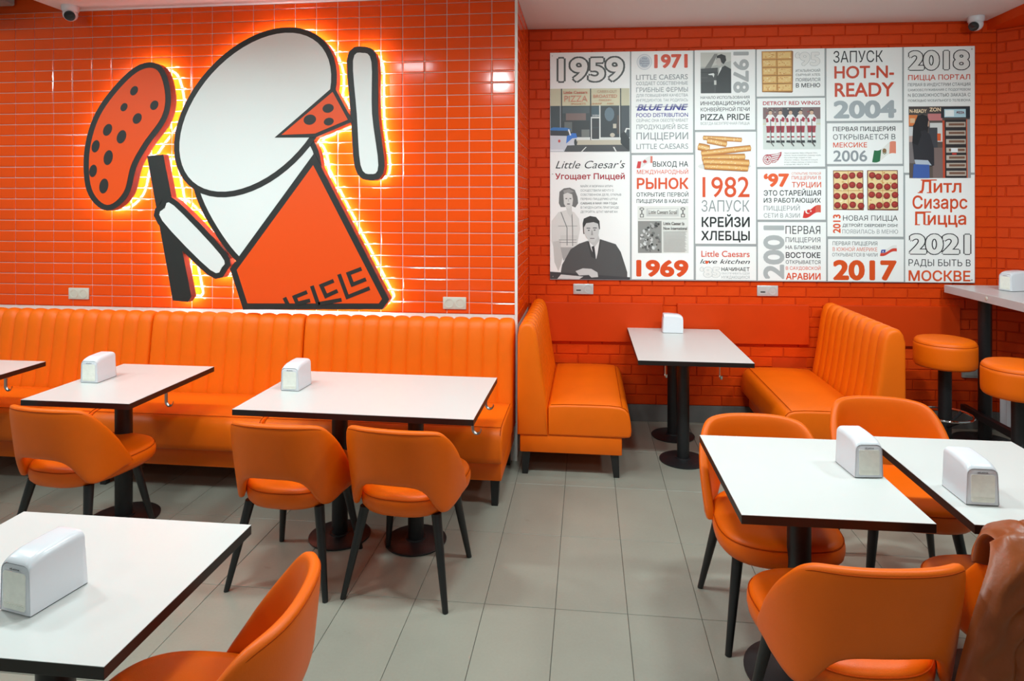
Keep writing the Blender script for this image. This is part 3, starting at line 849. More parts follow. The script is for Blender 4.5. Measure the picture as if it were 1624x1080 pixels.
cell('95', c4x[0], 79.5, c4x[1], 153.6); cell('wings', c4x[0], 157, c4x[1], 265); cell('97', c4x[0], 268.5, c4x[1], 348.6); cell('2001', c4x[0], 352, c4x[1], 445)
cell('2004', c5x[0], 79, c5x[1], 193); cell('2006', c5x[0], 196.8, c5x[1], 261); cell('2013', c5x[0], 264.5, c5x[1], 375.4); cell('2017', c5x[0], 379, c5x[1], 446)
cell('2018', c6x[0], 78, c6x[1], 275); cell('2021', c6x[0], 278.4, c6x[1], 447.3)
YB = -.0266
OR, GR, BKc, LG, RD, BL_, DG = s2l((216, 74, 20)), s2l((140, 142, 143)), s2l((30, 30, 32)), s2l((168, 170, 170)), s2l((164, 26, 42)), s2l((44, 36, 134)), s2l((82, 84, 85))
WH = s2l((232, 230, 226))
def T(cell_, k, s, x0, x1, yt, yb, col, off=.0, shear=0, lift=0, fit=None):
    a, b = zk(k, x0, yb), zk(k, x1, yb); c = zk(k, (x0+x1)/2, yt)
    sa, za = bp(*a); sb, _ = bp(*b); _, zt = bp((a[0]+b[0])/2, c[1]); _, zb = bp((a[0]+b[0])/2, a[1])
    me = text_mesh(s, sa, sb, zb, zt, col, off, y=YB-.0003-lift, shear=shear, fit=fit)
    return link('lettering', me, M['ink'], cells_[cell_])
def TO(cell_, k, s, x0, x1, yt, yb, col, fat, thin, fill=WH, sq=0):
    """outlined digits: a fat dark shape with a lighter one on top"""
    dx = (x1-x0)*.012
    T(cell_, k, s, x0, x1, yt, yb, col, fat); T(cell_, k, s, x0, x1, yt, yb, fill, thin, lift=.0004, fit=fat)
def TV(cell_, k, s, x0, x1, y0, y1, col, off, cw):
    """lettering turned on its side inside the box"""
    V, Fc = fat_glyphs(s, off)
    a = min(v[0] for v in V); b = max(v[0] for v in V)
    (sa, zt), (sb, zb) = bp(*zk(k, x0, y0)), bp(*zk(k, x1, y1))
    W = []; n0 = len(glyphs(s, 0)[0])
    for i_, (vx, vy) in enumerate(V):
        yy = YB-.0003-.00003*(i_//n0)
        u = (vx-a)/(b-a); v = vy/CAPH
        if cw: W.append((sa+(sb-sa)*v, yy, zt+(zb-zt)*u))      # reads downwards, tops to the right
        else: W.append((sb+(sa-sb)*v, yy, zb+(zt-zb)*u))       # reads upwards
    return link('lettering', ink_mesh('lettering', W, Fc, [col]*len(Fc)), M['ink'], cells_[cell_])
def PIC(cell_, k, polys, name='photo_print'):
    """flat printed picture: polygons in zoom coordinates, later ones on top"""
    V, Fc, cols = [], [], []
    for n_, (col, P) in enumerate(polys):
        Q = [bp(*zk(k, *p)) for p in P]
        y = YB-.0002-.00006*n_
        b = len(V)
        V += [(x, y, z) for x, z in Q]; Fc.append(list(range(b, b+len(Q)))); cols.append(s2l(col))
    return link(name, ink_mesh(name, V, Fc, cols), M['ink'], cells_[cell_])
def R_(x0, y0, x1, y1): return [(x0, y1), (x1, y1), (x1, y0), (x0, y0)]
def E_(cx, cy, a, b=None, n=14, d=0): return ell(cx, cy, a, b or a, d, n)[::-1]
#BOARD
# ---- column 1: 1959
TO('1959', 'A', '1959', 128, 752, 140, 378, s2l((62, 62, 58)), .085, .030)
PIC('1959', 'A', [
 ((196, 190, 160), R_(72, 428, 788, 576)), ((206, 198, 164), R_(180, 434, 434, 574)), ((206, 198, 164), R_(444, 434, 704, 572)),
 ((52, 58, 62), R_(72, 576, 788, 850)), ((70, 78, 82), R_(184, 584, 428, 640)), ((120, 96, 90), R_(214, 640, 396, 700)), ((44, 44, 46), R_(184, 704, 428, 840)),
 ((96, 98, 96), R_(200, 714, 270, 800)), ((110, 110, 106), R_(356, 780, 428, 842)), ((60, 80, 90), R_(446, 584, 516, 670)), ((40, 42, 46), R_(532, 584, 700, 848)),
 ((92, 110, 122), E_(608, 650, 44, 60)), ((70, 52, 44), R_(676, 660, 700, 820)), ((190, 178, 160), R_(640, 732, 670, 770)), ((190, 178, 160), E_(634, 828, 22, 18)), ((56, 60, 66), R_(716, 584, 788, 850)),
 ((34, 32, 34), R_(170, 428, 180, 760)), ((34, 32, 34), R_(434, 428, 444, 872)), ((34, 32, 34), R_(704, 428, 714, 850)), ((150, 152, 156), R_(160, 576, 168, 770)), ((214, 214, 210), R_(516, 574, 528, 860)), ((214, 214, 210), R_(696, 574, 702, 850)),
 ((214, 214, 210), R_(440, 672, 526, 684)), ((214, 214, 210), R_(440, 684, 449, 868)), ((214, 214, 210), R_(516, 684, 526, 868)), ((46, 44, 46), R_(450, 686, 515, 760)), ((46, 44, 46), R_(450, 768, 515, 862)),
 ((214, 214, 210), R_(290, 846, 434, 870)), ((214, 214, 210), R_(528, 848, 704, 866)), ((188, 178, 158), R_(280, 870, 788, 916)), ((66, 64, 66), R_(72, 912, 788, 970)), ((66, 64, 66), [(240, 916), (320, 880), (300, 970), (200, 970)]),
 ((218, 218, 214), [(350, 970), (392, 930), (402, 930), (362, 970)]), ((218, 218, 214), [(638, 930), (650, 930), (672, 968), (660, 970)]),
 ((44, 108, 176), [(72, 770), (100, 760), (220, 764), (262, 776), (232, 792), (72, 786)]), ((40, 40, 48), [(72, 788), (230, 790), (212, 832), (72, 828)]), ((196, 198, 206), [(72, 830), (230, 834), (290, 816), (316, 850), (300, 914), (226, 916), (196, 970), (72, 970)]),
 ((44, 108, 196), [(222, 836), (270, 810), (306, 812), (316, 850), (270, 856), (216, 900)]), ((190, 60, 50), E_(153, 878, 11, 13)), ((226, 226, 230), R_(72, 952, 190, 962)), ((40, 40, 42), E_(300, 890, 12, 30)), ((228, 228, 230), [(232, 780), (244, 776), (262, 828), (250, 832)]),
 ((30, 30, 34), [(706, 820), (740, 800), (788, 860), (788, 960), (760, 950), (708, 900)]), ((220, 220, 216), [(742, 800), (756, 768), (788, 772), (788, 782), (764, 780), (754, 812)]),
])
for s_, a_, b_, c_, d_, cc, of_ in (('Little Caesars', 194, 410, 448, 472, (196, 96, 72), .02), ('PIZZA', 200, 412, 486, 540, (206, 130, 104), 0), ('SPAGHETTI', 262, 394, 552, 568, (196, 120, 70), 0),
                               ('BROASTED', 464, 676, 480, 508, (202, 120, 90), 0), ('CHICKEN', 514, 624, 520, 536, (202, 120, 90), 0), ('SHRIMP', 454, 540, 552, 566, (200, 120, 70), 0), ('FISH', 588, 642, 552, 566, (200, 120, 70), 0),
                               ('CARRY-OUT', 500, 676, 442, 466, (190, 150, 120), 0), ('30884', 452, 514, 652, 668, (220, 220, 220), 0)):
    T('1959', 'A', s_, a_, b_, c_, d_, s2l(cc), of_, lift=.006)
T('1959', 'B', "Little Caesar's", 108, 678, 66, 128, BKc, -.006, shear=.35)
T('1959', 'B', 'Угощает Пиццей', 104, 676, 166, 214, RD, .026)
for i_, (s_, b_, of_) in enumerate((('МАЙК И МЭРИАН ИЛИЧ', 576, 0), ('ОСУЩЕСТВИЛИ МЕЧТУ О', 584, 0), ('СОБСТВЕННОМ ДЕЛЕ, ОТКРЫВ', 646, 0), ('ПЕРВУЮ ПИЦЦЕРИЮ LITTLE', 616, 0), ('CAESARS 8 МАЯ 1959 ГОДА', 612, .012), ('В ГАРДЕН-СИТИ, ПРИГОРОДЕ', 626, 0), ('ДЕТРОЙТА, ШТАТ МИЧИГАН', 614, 0))):
    T('1959', 'B', s_, 314, b_, 259+i_*33.3, 276+i_*33.3, DG if not of_ else BKc, of_)
PIC('1959', 'B', [
 ((214, 212, 208), [(72, 540), (130, 470), (210, 450), (260, 470), (300, 520), (310, 600), (290, 700), (286, 740), (160, 748), (150, 700), (96, 760), (72, 700)]),
 ((196, 194, 190), [(84, 700), (150, 690), (170, 800), (150, 880), (128, 930), (96, 860)]), ((168, 166, 164), [(146, 744), (260, 744), (250, 780), (170, 850)]), ((206, 204, 200), R_(146, 650, 290, 680)), ((214, 212, 208), R_(150, 684, 286, 742)),
 ((110, 110, 110), [(148, 470), (154, 468), (204, 590), (204, 730), (198, 730), (198, 592)]), ((110, 110, 110), [(238, 470), (244, 470), (250, 600), (250, 734), (244, 734), (244, 600)]), ((120, 120, 120), R_(134, 684, 280, 688)), ((120, 120, 120), R_(138, 704, 280, 708)), ((120, 120, 120), R_(128, 576, 286, 579)),
 ((204, 202, 198), [(190, 420), (240, 420), (244, 480), (234, 516), (206, 480)]),
 ((112, 110, 108), [(136, 360), (140, 310), (176, 284), (224, 278), (266, 296), (288, 350), (294, 400), (270, 434), (240, 420), (180, 430), (150, 430), (134, 400)]), ((150, 148, 146), [(170, 300), (220, 288), (262, 310), (240, 316), (180, 330)]),
 ((212, 210, 206), [(172, 330), (206, 318), (244, 330), (252, 370), (246, 414), (220, 444), (196, 436), (176, 404)]), ((90, 88, 86), E_(196, 364, 9, 4)), ((90, 88, 86), E_(230, 364, 9, 4)), ((170, 168, 166), R_(211, 366, 216, 388)), ((120, 110, 110), E_(214, 406, 14, 5)),
 ((82, 80, 80), [(150, 930), (160, 880), (230, 760), (300, 716), (380, 690), (470, 680), (600, 720), (640, 780), (680, 900), (692, 940), (692, 990), (150, 980)]),
 ((66, 64, 66), [(60, 934), (150, 940), (690, 976), (714, 978), (714, 996), (60, 990)]), ((210, 208, 206), [(120, 990), (150, 956), (240, 964), (334, 972), (300, 994)]),
 ((226, 224, 222), [(370, 694), (470, 670), (474, 740), (440, 836), (400, 760)]), ((52, 52, 54), [(402, 740), (424, 732), (430, 770), (438, 834), (414, 790)]), ((66, 64, 64), [(368, 700), (380, 694), (400, 760), (438, 836), (400, 820)]), ((66, 64, 64), [(470, 684), (482, 692), (470, 760), (440, 840), (452, 790)]),
 ((190, 188, 186), [(376, 660), (460, 650), (468, 690), (430, 740), (380, 700)]), ((58, 56, 56), [(330, 560), (340, 520), (390, 500), (440, 508), (468, 540), (472, 600), (462, 610), (336, 640)]),
 ((200, 198, 196), [(340, 590), (360, 556), (420, 548), (456, 560), (466, 610), (458, 660), (424, 704), (400, 706), (360, 670), (342, 630)]), ((44, 44, 44), R_(362, 592, 392, 598)), ((44, 44, 44), R_(414, 590, 446, 596)), ((60, 60, 60), E_(380, 612, 9, 4)), ((60, 60, 60), E_(428, 610, 9, 4)), ((158, 156, 154), [(402, 612), (410, 612), (416, 650), (398, 650)]), ((110, 100, 100), R_(390, 672, 426, 678)),
 ((204, 202, 200), [(270, 930), (330, 908), (400, 912), (450, 940), (456, 976), (400, 980), (380, 960), (300, 964)]),
])
# ---- column 2
PIC('1971', 'A', [((196, 200, 206), E_(922, 204, 68, 68, 22)), ((226, 226, 226), E_(922, 204, 62, 62, 22)), ((186, 192, 200), E_(922, 204, 50, 50, 20))])
for i_, s_ in enumerate(('The', 'Caesars', 'Mushroom', 'Farm')): T('1971', 'A', s_, (900, 884, 884, 902)[i_], (944, 958, 966, 946)[i_], 168+i_*20, 182+i_*20, s2l((80, 90, 120)), 0, lift=.0004)
T('1971', 'A', '1971', 1008, 1304, 132, 258, s2l((214, 72, 36)), .042)
for s_, yt_, yb_, cc, of_ in (('LITTLE CAESARS', 310, 356, GR, .012), ('СОЗДАЕТ СОБСТВЕННЫЕ', 372, 402, GR, .01), ('ГРИБНЫЕ ФЕРМЫ', 422, 462, GR, .012), ('ДЛЯ ПОВЫШЕНИЯ КАЧЕСТВА', 478, 503, GR, .008), ('ИНГРЕДИЕНТОВ. ТАК РОДИЛАСЬ', 520, 544, GR, .004),
                         ('FOOD DISTRIBUTION', 640, 676, BL_, .012), ('СЕЙЧАС ОНА ОБЕСПЕЧИВАЕТ', 692, 718, GR, .004), ('ПРОДУКЦИЕЙ ВСЕ', 740, 780, GR, .010), ('ПИЦЦЕРИИ', 808, 868, GR, .012), ('LITTLE CAESARS', 902, 950, GR, .008)):
    T('1971', 'A', s_, 848, 1304, yt_, yb_, cc, of_)
T('1971', 'A', 'BLUE LINE', 852, 1304, 562, 620, BL_, .04, shear=.3)
PIC('1971', 'A', [((228, 226, 224), R_(840, 568, 1304, 571)), ((228, 226, 224), R_(840, 577, 1304, 580)), ((110, 108, 130), R_(842, 586, 1304, 592))]).location.y = -.0006
def flag(cell_, k, x0, y0, x1, y1, cols, name='flag_print'):
    """little waving flag: vertical bands along a curved ribbon"""
    P = []; n = 12
    def pt(u, v):
        x = x0+(x1-x0)*u; yc = y0+(y1-y0)*.42*(1-u) + (y1-y0)*.10*sin(u*pi*2)
        hgt = (y1-y0)*.58
        return (x+(-.10*(x1-x0))*v*(1-u), yc+hgt*v)
    for a, b, c in cols:
        P.append((c, [pt(a+(b-a)*i/n, 0) for i in range(n+1)]+[pt(b-(b-a)*i/n, 1) for i in range(n+1)]))
    return P, pt
P, pt = flag('1969', 'B', 782, 36, 900, 128, [(0, .24, (205, 40, 40)), (.24, .86, (224, 220, 218)), (.86, 1, (214, 110, 90))])
lx, ly = 838, 78
P.append(((196, 40, 36), [(lx+x*20, ly+y*20) for x, y in ((0, -1), (.25, -.5), (.6, -.6), (.5, -.2), (.95, -.1), (.7, .25), (.75, .45), (.1, .45), (.08, .9), (-.08, .9), (-.1, .45), (-.75, .45), (-.7, .25), (-.95, -.1), (-.5, -.2), (-.6, -.6), (-.25, -.5))]))
PIC('1969', 'B', P, 'flag_print')
T('1969', 'B', 'ВЫХОД НА', 902, 1184, 76, 118, BKc, .014); T('1969', 'B', 'МЕЖДУНАРОДНЫЙ', 774, 1184, 142, 174, OR, .010); T('1969', 'B', 'РЫНОК', 772, 1186, 204, 292, OR, .03)
T('1969', 'B', 'ОТКРЫТИЕ ПЕРВОЙ', 770, 1184, 318, 350, BKc, .010); T('1969', 'B', 'ПИЦЦЕРИИ В КАНАДЕ', 770, 1184, 370, 400, BKc, .012)
rnd = random.Random(3)
P = [((218, 216, 210), R_(778, 424, 1184, 790)), ((196, 194, 190), R_(848, 440, 1108, 504)), ((222, 220, 214), [(862, 448), (1096, 446), (1090, 486), (866, 490)]), ((120, 118, 116), R_(784, 522, 1170, 525)), ((140, 138, 134), R_(780, 540, 970, 788))]
for x in (812, 1140):
    P += [((110, 108, 106), E_(x, 446, 20, 12)), ((216, 214, 208), E_(x, 447, 11, 6)), ((110, 108, 106), R_(x-5, 456, x+5, 484)), ((110, 108, 106), R_(x-16, 484, x+16, 512)), ((216, 214, 208), R_(x-9, 490, x+9, 506))]
for _ in range(52):
    g = rnd.choice((60, 90, 110, 170, 200, 215)); x, y = rnd.uniform(800, 952), rnd.uniform(560, 772); P.append(((g, g-2, g-4), E_(x, y, rnd.uniform(6, 17), rnd.uniform(5, 14), 8, rnd.uniform(0, 90))))
for i_ in range(17): P.append(((150, 148, 146), R_(982, 622+i_*9.6, 1172-(i_*37) % 23, 624.5+i_*9.6)))
PIC('1969', 'B', P, 'newspaper_print')
T('1969', 'B', 'Little Caesars Scroll', 868, 1092, 454, 484, s2l((70, 68, 66)), .0, lift=.006); T('1969', 'B', 'Little Caesar Is', 984, 1150, 546, 570, BKc, .012, lift=.006); T('1969', 'B', 'Now International', 984, 1172, 584, 608, BKc, .012, lift=.006)
T('1969', 'B', '1969', 764, 1182, 836, 974, s2l((214, 72, 14)), .045)
# ---- column 3
PIC('1978', 'C', [((176, 176, 170), R_(120, 128, 384, 476)), ((198, 198, 190), [(120, 128), (384, 128), (384, 200), (200, 250), (120, 250)]), ((130, 130, 126), [(150, 270), (240, 140), (270, 140), (190, 300)]), ((70, 70, 70), [(120, 266), (270, 258), (262, 476), (120, 476)]),
 ((50, 50, 50), [(258, 330), (280, 270), (330, 240), (384, 270), (384, 476), (250, 476)]), ((30, 30, 30), R_(120, 296, 262, 300)), ((60, 60, 60), R_(120, 380, 236, 476)), ((226, 226, 222), [(186, 312), (232, 304), (240, 316), (232, 342), (222, 322), (190, 320)]), ((222, 222, 218), [(284, 262), (306, 246), (300, 270), (266, 330)]),
 ((44, 42, 42), [(256, 190), (262, 156), (300, 142), (336, 156), (342, 196), (320, 228), (300, 214), (290, 180)]), ((188, 184, 178), [(262, 176), (286, 176), (300, 214), (296, 240), (274, 242), (262, 226), (252, 216)]), ((200, 198, 192), R_(236, 366, 256, 404)), ((90, 90, 88), R_(124, 340, 180, 346))])
TV('1978', 'C', '1978', 410, 536, 124, 474, s2l((168, 170, 170)), .035, True)
for s_, yt_, yb_, cc, of_ in (('НАЧАЛО ИСПОЛЬЗОВАНИЯ', 500, 524, BKc, .006), ('ИННОВАЦИОННОЙ', 544, 578, BKc, .012), ('КОНВЕЙЕРНОЙ ПЕЧИ', 598, 630, BKc, .010), ('PIZZA PRIDE', 650, 706, BKc, .014), ('ВСЕГДА БЕЗУПРЕЧНАЯ ПИЦЦА', 722, 745, GR, .0)):
    T('1978', 'C', s_, 118, 540, yt_, yb_, cc, of_)
P = [((214, 210, 206), E_(320, 1100, 230, 40, 16))]
for (x0, y0, x1, y1, h, d) in ((140, 856, 470, 876, 38, 0), (176, 880, 340, 912, 50, 6), (96, 930, 190, 950, 60, 5), (124, 990, 545, 945, 50, -3), (130, 1030, 495, 1020, 54, 0), (140, 1060, 530, 1075, 60, 4), (150, 1100, 520, 1120, 50, 2)):
    A = math.atan2(y1-y0, x1-x0); nx, ny = -sin(A)*h/2, cos(A)*h/2
    for sc, cc in ((1, (176, 104, 40)), (.72, (206, 140, 58)), (.34, (228, 180, 110))):
        P.append((cc, [(x0-nx*sc, y0-ny*sc), (x0+(x1-x0)*.5-nx*sc, y0+(y1-y0)*.5-ny*sc-3), (x1-nx*sc, y1-ny*sc), (x1+6*sc, y1), (x1+nx*sc, y1+ny*sc), (x0+(x1-x0)*.5+nx*sc, y0+(y1-y0)*.5+ny*sc), (x0+nx*sc, y0+ny*sc), (x0-6*sc, y0)]))
    for _ in range(16):
        u = rnd.uniform(.05, .95); v = rnd.uniform(-.3, .3); P.append(((236, 214, 170), E_(x0+(x1-x0)*u+nx*v*1.6, y0+(y1-y0)*u+ny*v*1.6, 5, 3, 6)))
PIC('1982', 'C', P, 'bread_print')
T('1982', 'D', '1982', 118, 486, 190, 356, s2l((214, 72, 16)), .006); T('1982', 'D', 'ЗАПУСК', 110, 484, 380, 468, GR, -.004); T('1982', 'D', 'КРЕЙЗИ', 110, 486, 510, 588, BKc, .022); T('1982', 'D', 'ХЛЕБЦЫ', 106, 486, 618, 692, BKc, .022)
T('85', 'D', 'Little Caesars', 106, 484, 770, 820, s2l((214, 78, 52)), .012); T('85', 'D', 'love kitchen', 96, 486, 836, 872, BKc, .004, shear=.3)
PIC('85', 'D', [((226, 84, 40), [(148, 876), (136, 860), (138, 850), (146, 850), (150, 856), (156, 850), (164, 852), (164, 862)])]).location.y = -.0008
TO('85', 'D', '‘85', 92, 256, 892, 980, LG, .062, .042); T('85', 'D', 'НАЧИНАЕТ', 264, 482, 900, 930, BKc, .012); T('85', 'D', 'ОБЕСПЕЧИВАТЬ ЕДОЙ', 264, 482, 940, 956, LG, .0); T('85', 'D', 'НУЖДАЮЩИХСЯ', 264, 482, 966, 988, LG, .004)
# ---- column 4
P = [((150, 96, 50), [(646, 122), (906, 118), (914, 126), (908, 470), (900, 476), (648, 470)])]
for r_ in range(5):
    for c_ in range(2):
        x0, y0 = 650+c_*126, 126+r_*69
        P.append(((216, 160, 84), [(x0, y0), (x0+122, y0-2), (x0+124, y0+62), (x0+1, y0+64)])); P.append(((230, 192, 122), [(x0+8, y0+8), (x0+114, y0+6), (x0+112, y0+52), (x0+8, y0+54)]))
        for _ in range(12): P.append((rnd.choice(((200, 130, 60), (240, 214, 160), (214, 150, 76))), E_(x0+rnd.uniform(10, 112), y0+rnd.uniform(8, 54), rnd.uniform(3, 9), rnd.uniform(2, 5), 7)))
PIC('95', 'C', P, 'bread_print')
TO('95', 'C', '‘95', 928, 1140, 124, 250, LG, .058, .042); T('95', 'C', 'ИТАЛЬЯНСКИЙ', 934, 1138, 278, 300, DG, .002); T('95', 'C', 'СЫРНЫЙ ХЛЕБ', 934, 1138, 314, 334, DG, .002); T('95', 'C', 'ПОЯВИЛСЯ', 934, 1138, 352, 380, DG, .008); T('95', 'C', 'В МЕНЮ', 934, 1138, 396, 432, BKc, .014)
T('wings', 'C', 'DETROIT RED WINGS', 654, 1138, 546, 580, s2l((176, 34, 50)), .022)
P = [((196, 198, 190), R_(654, 600, 1138, 958)), ((120, 92, 92), R_(654, 600, 1138, 700)), ((64, 60, 66), R_(820, 604, 980, 690)), ((206, 196, 160), R_(654, 738, 1138, 748)), ((206, 210, 204), R_(654, 748, 1138, 958)), ((224, 200, 90), R_(700, 738, 1000, 744))]
for i_ in range(26): P.append((rnd.choice(((150, 60, 60), (70, 66, 72), (190, 180, 170), (110, 90, 90))), E_(rnd.uniform(662, 1130), rnd.uniform(606, 690), 8, 6, 6)))
for x in (716, 800, 886, 970, 1062):
    P += [((230, 226, 224), [(x-38, 690), (x-20, 662), (x+20, 662), (x+40, 690), (x+36, 770), (x-36, 770)]), ((160, 30, 52), [(x-38, 694), (x-22, 690), (x-14, 724), (x-34, 730)]), ((160, 30, 52), [(x+38, 694), (x+18, 680), (x+2, 716), (x+30, 726)]), ((160, 30, 52), R_(x-36, 758, x+36, 768)),
          ((150, 28, 48), [(x-34, 768), (x+34, 768), (x+30, 816), (x+4, 816), (x, 790), (x-6, 816), (x-32, 816)]), ((226, 224, 222), R_(x-30, 816, x-8, 880)), ((226, 224, 222), R_(x+6, 816, x+30, 880)), ((160, 30, 52), R_(x-30, 846, x-8, 858)), ((160, 30, 52), R_(x+6, 846, x+30, 858)),
          ((40, 40, 42), [(x-34, 882), (x-4, 882), (x-2, 902), (x-38, 898)]), ((40, 40, 42), [(x+2, 882), (x+34, 882), (x+36, 902), (x, 902)]), ((206, 168, 142), E_(x, 646, 15, 19)), ((70, 50, 40), [(x-16, 642), (x-14, 624), (x, 618), (x+14, 624), (x+16, 642), (x+8, 632), (x-8, 632)]),
          ((60, 50, 48), [(x-2, 700), (x+4, 700), (x+8, 900), (x+30, 930), (x+24, 934), (x+2, 904)])]
PIC('wings', 'C', P, 'team_print')
wr_ = (172, 34, 54)
W_ = []
cxw, cyw = 690, 1044
P = [(wr_, E_(cxw, cyw, 40, 44, 20)), ((228, 226, 224), E_(cxw, cyw, 34, 38, 20)), (wr_, E_(cxw, cyw, 26, 29, 18)), ((228, 226, 224), E_(cxw, cyw, 21, 24, 18)), (wr_, E_(cxw, cyw, 9, 10, 12))]
for k in range(6):
    a = k*pi/3; P.append((wr_, [(cxw+8*cos(a-.2), cyw+8*sin(a-.2)), (cxw+22*cos(a-.1), cyw+25*sin(a-.1)), (cxw+22*cos(a+.1), cyw+25*sin(a+.1)), (cxw+8*cos(a+.2), cyw+8*sin(a+.2))]))
P += [(wr_, [(664, 1014), (700, 1002), (770, 994), (810, 978), (806, 1010), (792, 1030), (780, 1050), (756, 1070), (726, 1074), (734, 1040), (716, 1012)])]
for i_ in range(4):
    y = 1000+i_*18; P.append(((228, 226, 224), [(716+i_*5, y+8), (760-i_*2, y-1), (800-i_*8, y-10), (796-i_*9, y+1), (760-i_*3, y+10), (728+i_*3, y+16)]))
PIC('wings', 'C', P, 'emblem_print')
for i_, (s_, b_) in enumerate((('Наши основатели, Майк и Мэриан Илич,', 1112), ('купили также хоккейную команду клуба', 1138), ('Detroit Red Wings, создали в США', 1060), ('«Русскую пятёрку». Она вместе большой', 1112), ('вклад в победы команды и Кубке Стэнли', 1110), ('в сезонах NHL 1996-97 и 1997-98', 1040))):
    T('wings', 'C', s_, 832, b_, 984+i_*19.5, 994+i_*19.5, DG, 0)
T('97', 'D', '‘97', 596, 792, 168, 278, s2l((228, 86, 26)), .045); T('97', 'D', 'ОТКРЫТИЕ ПЕРВОЙ', 812, 1034, 166, 184, OR, -.004); T('97', 'D', 'ПИЦЦЕРИИ В', 812, 1034, 194, 220, OR, .004); T('97', 'D', 'ТУРЦИИ', 812, 1036, 240, 282, OR, .014)
T('97', 'D', 'ЭТО СТАРЕЙШАЯ', 596, 1034, 304, 346, BKc, .014); T('97', 'D', 'ИЗ РАБОТАЮЩИХ', 596, 1032, 364, 400, BKc, .014); T('97', 'D', 'ПИЦЦЕРИЙ', 596, 872, 424, 460, GR, .002); T('97', 'D', 'СЕТИ В АЗИИ', 596, 872, 482, 516, GR, .002)
P, pt = flag('97', 'D', 906, 420, 1032, 518, [(0, .7, (206, 44, 36)), (.7, 1, (212, 90, 70))])
P += [((232, 226, 220), E_(934, 468, 20, 18)), ((206, 44, 36), E_(941, 467, 16, 14)), ((232, 226, 220), [(956+9*(1 if q % 2 == 0 else .4)*cos(q*pi/5), 466+9*(1 if q % 2 == 0 else .4)*sin(q*pi/5)) for q in range(10)])]
PIC('97', 'D', P, 'flag_print')
TV('2001', 'D', '2001', 590, 742, 576, 992, s2l((172, 175, 175)), .035, False)
for s_, yt_, yb_, cc, of_ in (('ПЕРВАЯ', 580, 642, BKc, -.004), ('ПИЦЦЕРИЯ', 668, 706, DG, -.004), ('НА БЛИЖНЕМ', 732, 760, BKc, .008), ('ВОСТОКЕ', 784, 828, BKc, .020), ('ОТКРЫВАЕТСЯ', 846, 874, BKc, .006), ('В САУДОВСКОЙ', 894, 920, OR, .008), ('АРАВИИ', 944, 996, OR, .026)):
    T('2001', 'D', s_, 762, 1026, yt_, yb_, cc, of_)
# ---- column 5
T('2004', 'E', 'ЗАПУСК', 116, 524, 124, 222, BKc, -.004); T('2004', 'E', 'HOT-N-', 122, 614, 246, 358, s2l((200, 62, 24)), .022); T('2004', 'E', 'READY', 124, 612, 388, 514, s2l((200, 62, 24)), .022); T('2004', 'E', '2004', 112, 630, 538, 698, s2l((160, 166, 170)), .045)
T('2006', 'E', 'ПЕРВАЯ ПИЦЦЕРИЯ', 108, 620, 768, 806, BKc, .012); T('2006', 'E', 'ОТКРЫВАЕТСЯ В', 108, 620, 832, 878, DG, .004); T('2006', 'E', 'МЕКСИКЕ', 108, 388, 902, 944, OR, .014); T('2006', 'E', '2006', 108, 388, 964, 1064, s2l((140, 144, 148)), .018)
P, pt = flag('2006', 'E', 446, 896, 624, 1070, [(0, .33, (28, 104, 62)), (.33, .72, (224, 222, 216)), (.72, 1, (222, 130, 104))])
P += [((130, 96, 60), E_(530, 974, 17, 20)), ((90, 110, 60), [(512, 984), (530, 1000), (548, 984), (544, 996), (530, 1006), (516, 996)])]
PIC('2006', 'E', P, 'flag_print')
P = []
for x0 in (96, 350):
    P += [((120, 58, 28), [(x0, 152), (x0+226, 152), (x0+228, 460), (x0, 456)]), ((232, 204, 148), [(x0+6, 158), (x0+220, 158), (x0+222, 450), (x0+4, 450)])]
    for _ in range(40): P.append((rnd.choice(((214, 160, 90), (240, 224, 180), (200, 140, 70), (244, 232, 200))), E_(x0+rnd.uniform(14, 212), rnd.uniform(166, 442), rnd.uniform(4, 11), rnd.uniform(3, 7), 7)))
    P += [((200, 150, 90), R_(x0+110, 158, x0+114, 450)), ((200, 150, 90), R_(x0+5, 306, x0+220, 310))]
    for r_ in range(4):
        for c_ in range(4):
            x, y = x0+30+c_*57+rnd.uniform(-5, 5), 196+r_*76+rnd.uniform(-9, 9)
            P += [((112, 26, 22), E_(x, y, 25, 25, 14)), ((160, 44, 36), E_(x-1, y-2, 21, 20, 14)), ((184, 66, 50), E_(x-4, y-6, 8, 6, 8))]
PIC('2013', 'F', P, 'pizza_print')
TV('2013', 'F', '2013', 92, 146, 492, 636, s2l((220, 80, 34)), .03, False)
T('2013', 'F', 'НОВАЯ ПИЦЦА', 168, 574, 500, 540, BKc, -.002); T('2013', 'F', 'ДЕТРОЙТ DEEP!DEEP! DISH!', 164, 574, 564, 588, BKc, .008); T('2013', 'F', 'ПОЯВИЛАСЬ В МЕНЮ', 162, 576, 608, 640, GR, -.004)
T('2017', 'F', 'ПЕРВАЯ ПИЦЦЕРИЯ', 88, 422, 700, 730, DG, .0); T('2017', 'F', 'В ЮЖНОЙ АМЕРИКЕ', 88, 422, 746, 776, s2l((216, 104, 70)), .004); T('2017', 'F', 'ОТКРЫВАЕТСЯ В ЧИЛИ', 84, 422, 790, 816, DG, .0); T('2017', 'F', '2017', 88, 564, 836, 1000, s2l((214, 76, 14)), .045)
P, pt = flag('2017', 'F', 452, 730, 566, 812, [(0, 1, (224, 222, 218))])
P = [((224, 222, 218), [pt(i/10, 0) for i in range(11)]+[pt(1-i/10, .5) for i in range(11)]), ((206, 62, 44), [pt(i/10, .5) for i in range(11)]+[pt(1-i/10, 1) for i in range(11)]), ((44, 66, 150), [pt(0, 0), pt(.28, 0), pt(.28, .5), pt(0, .5)])]
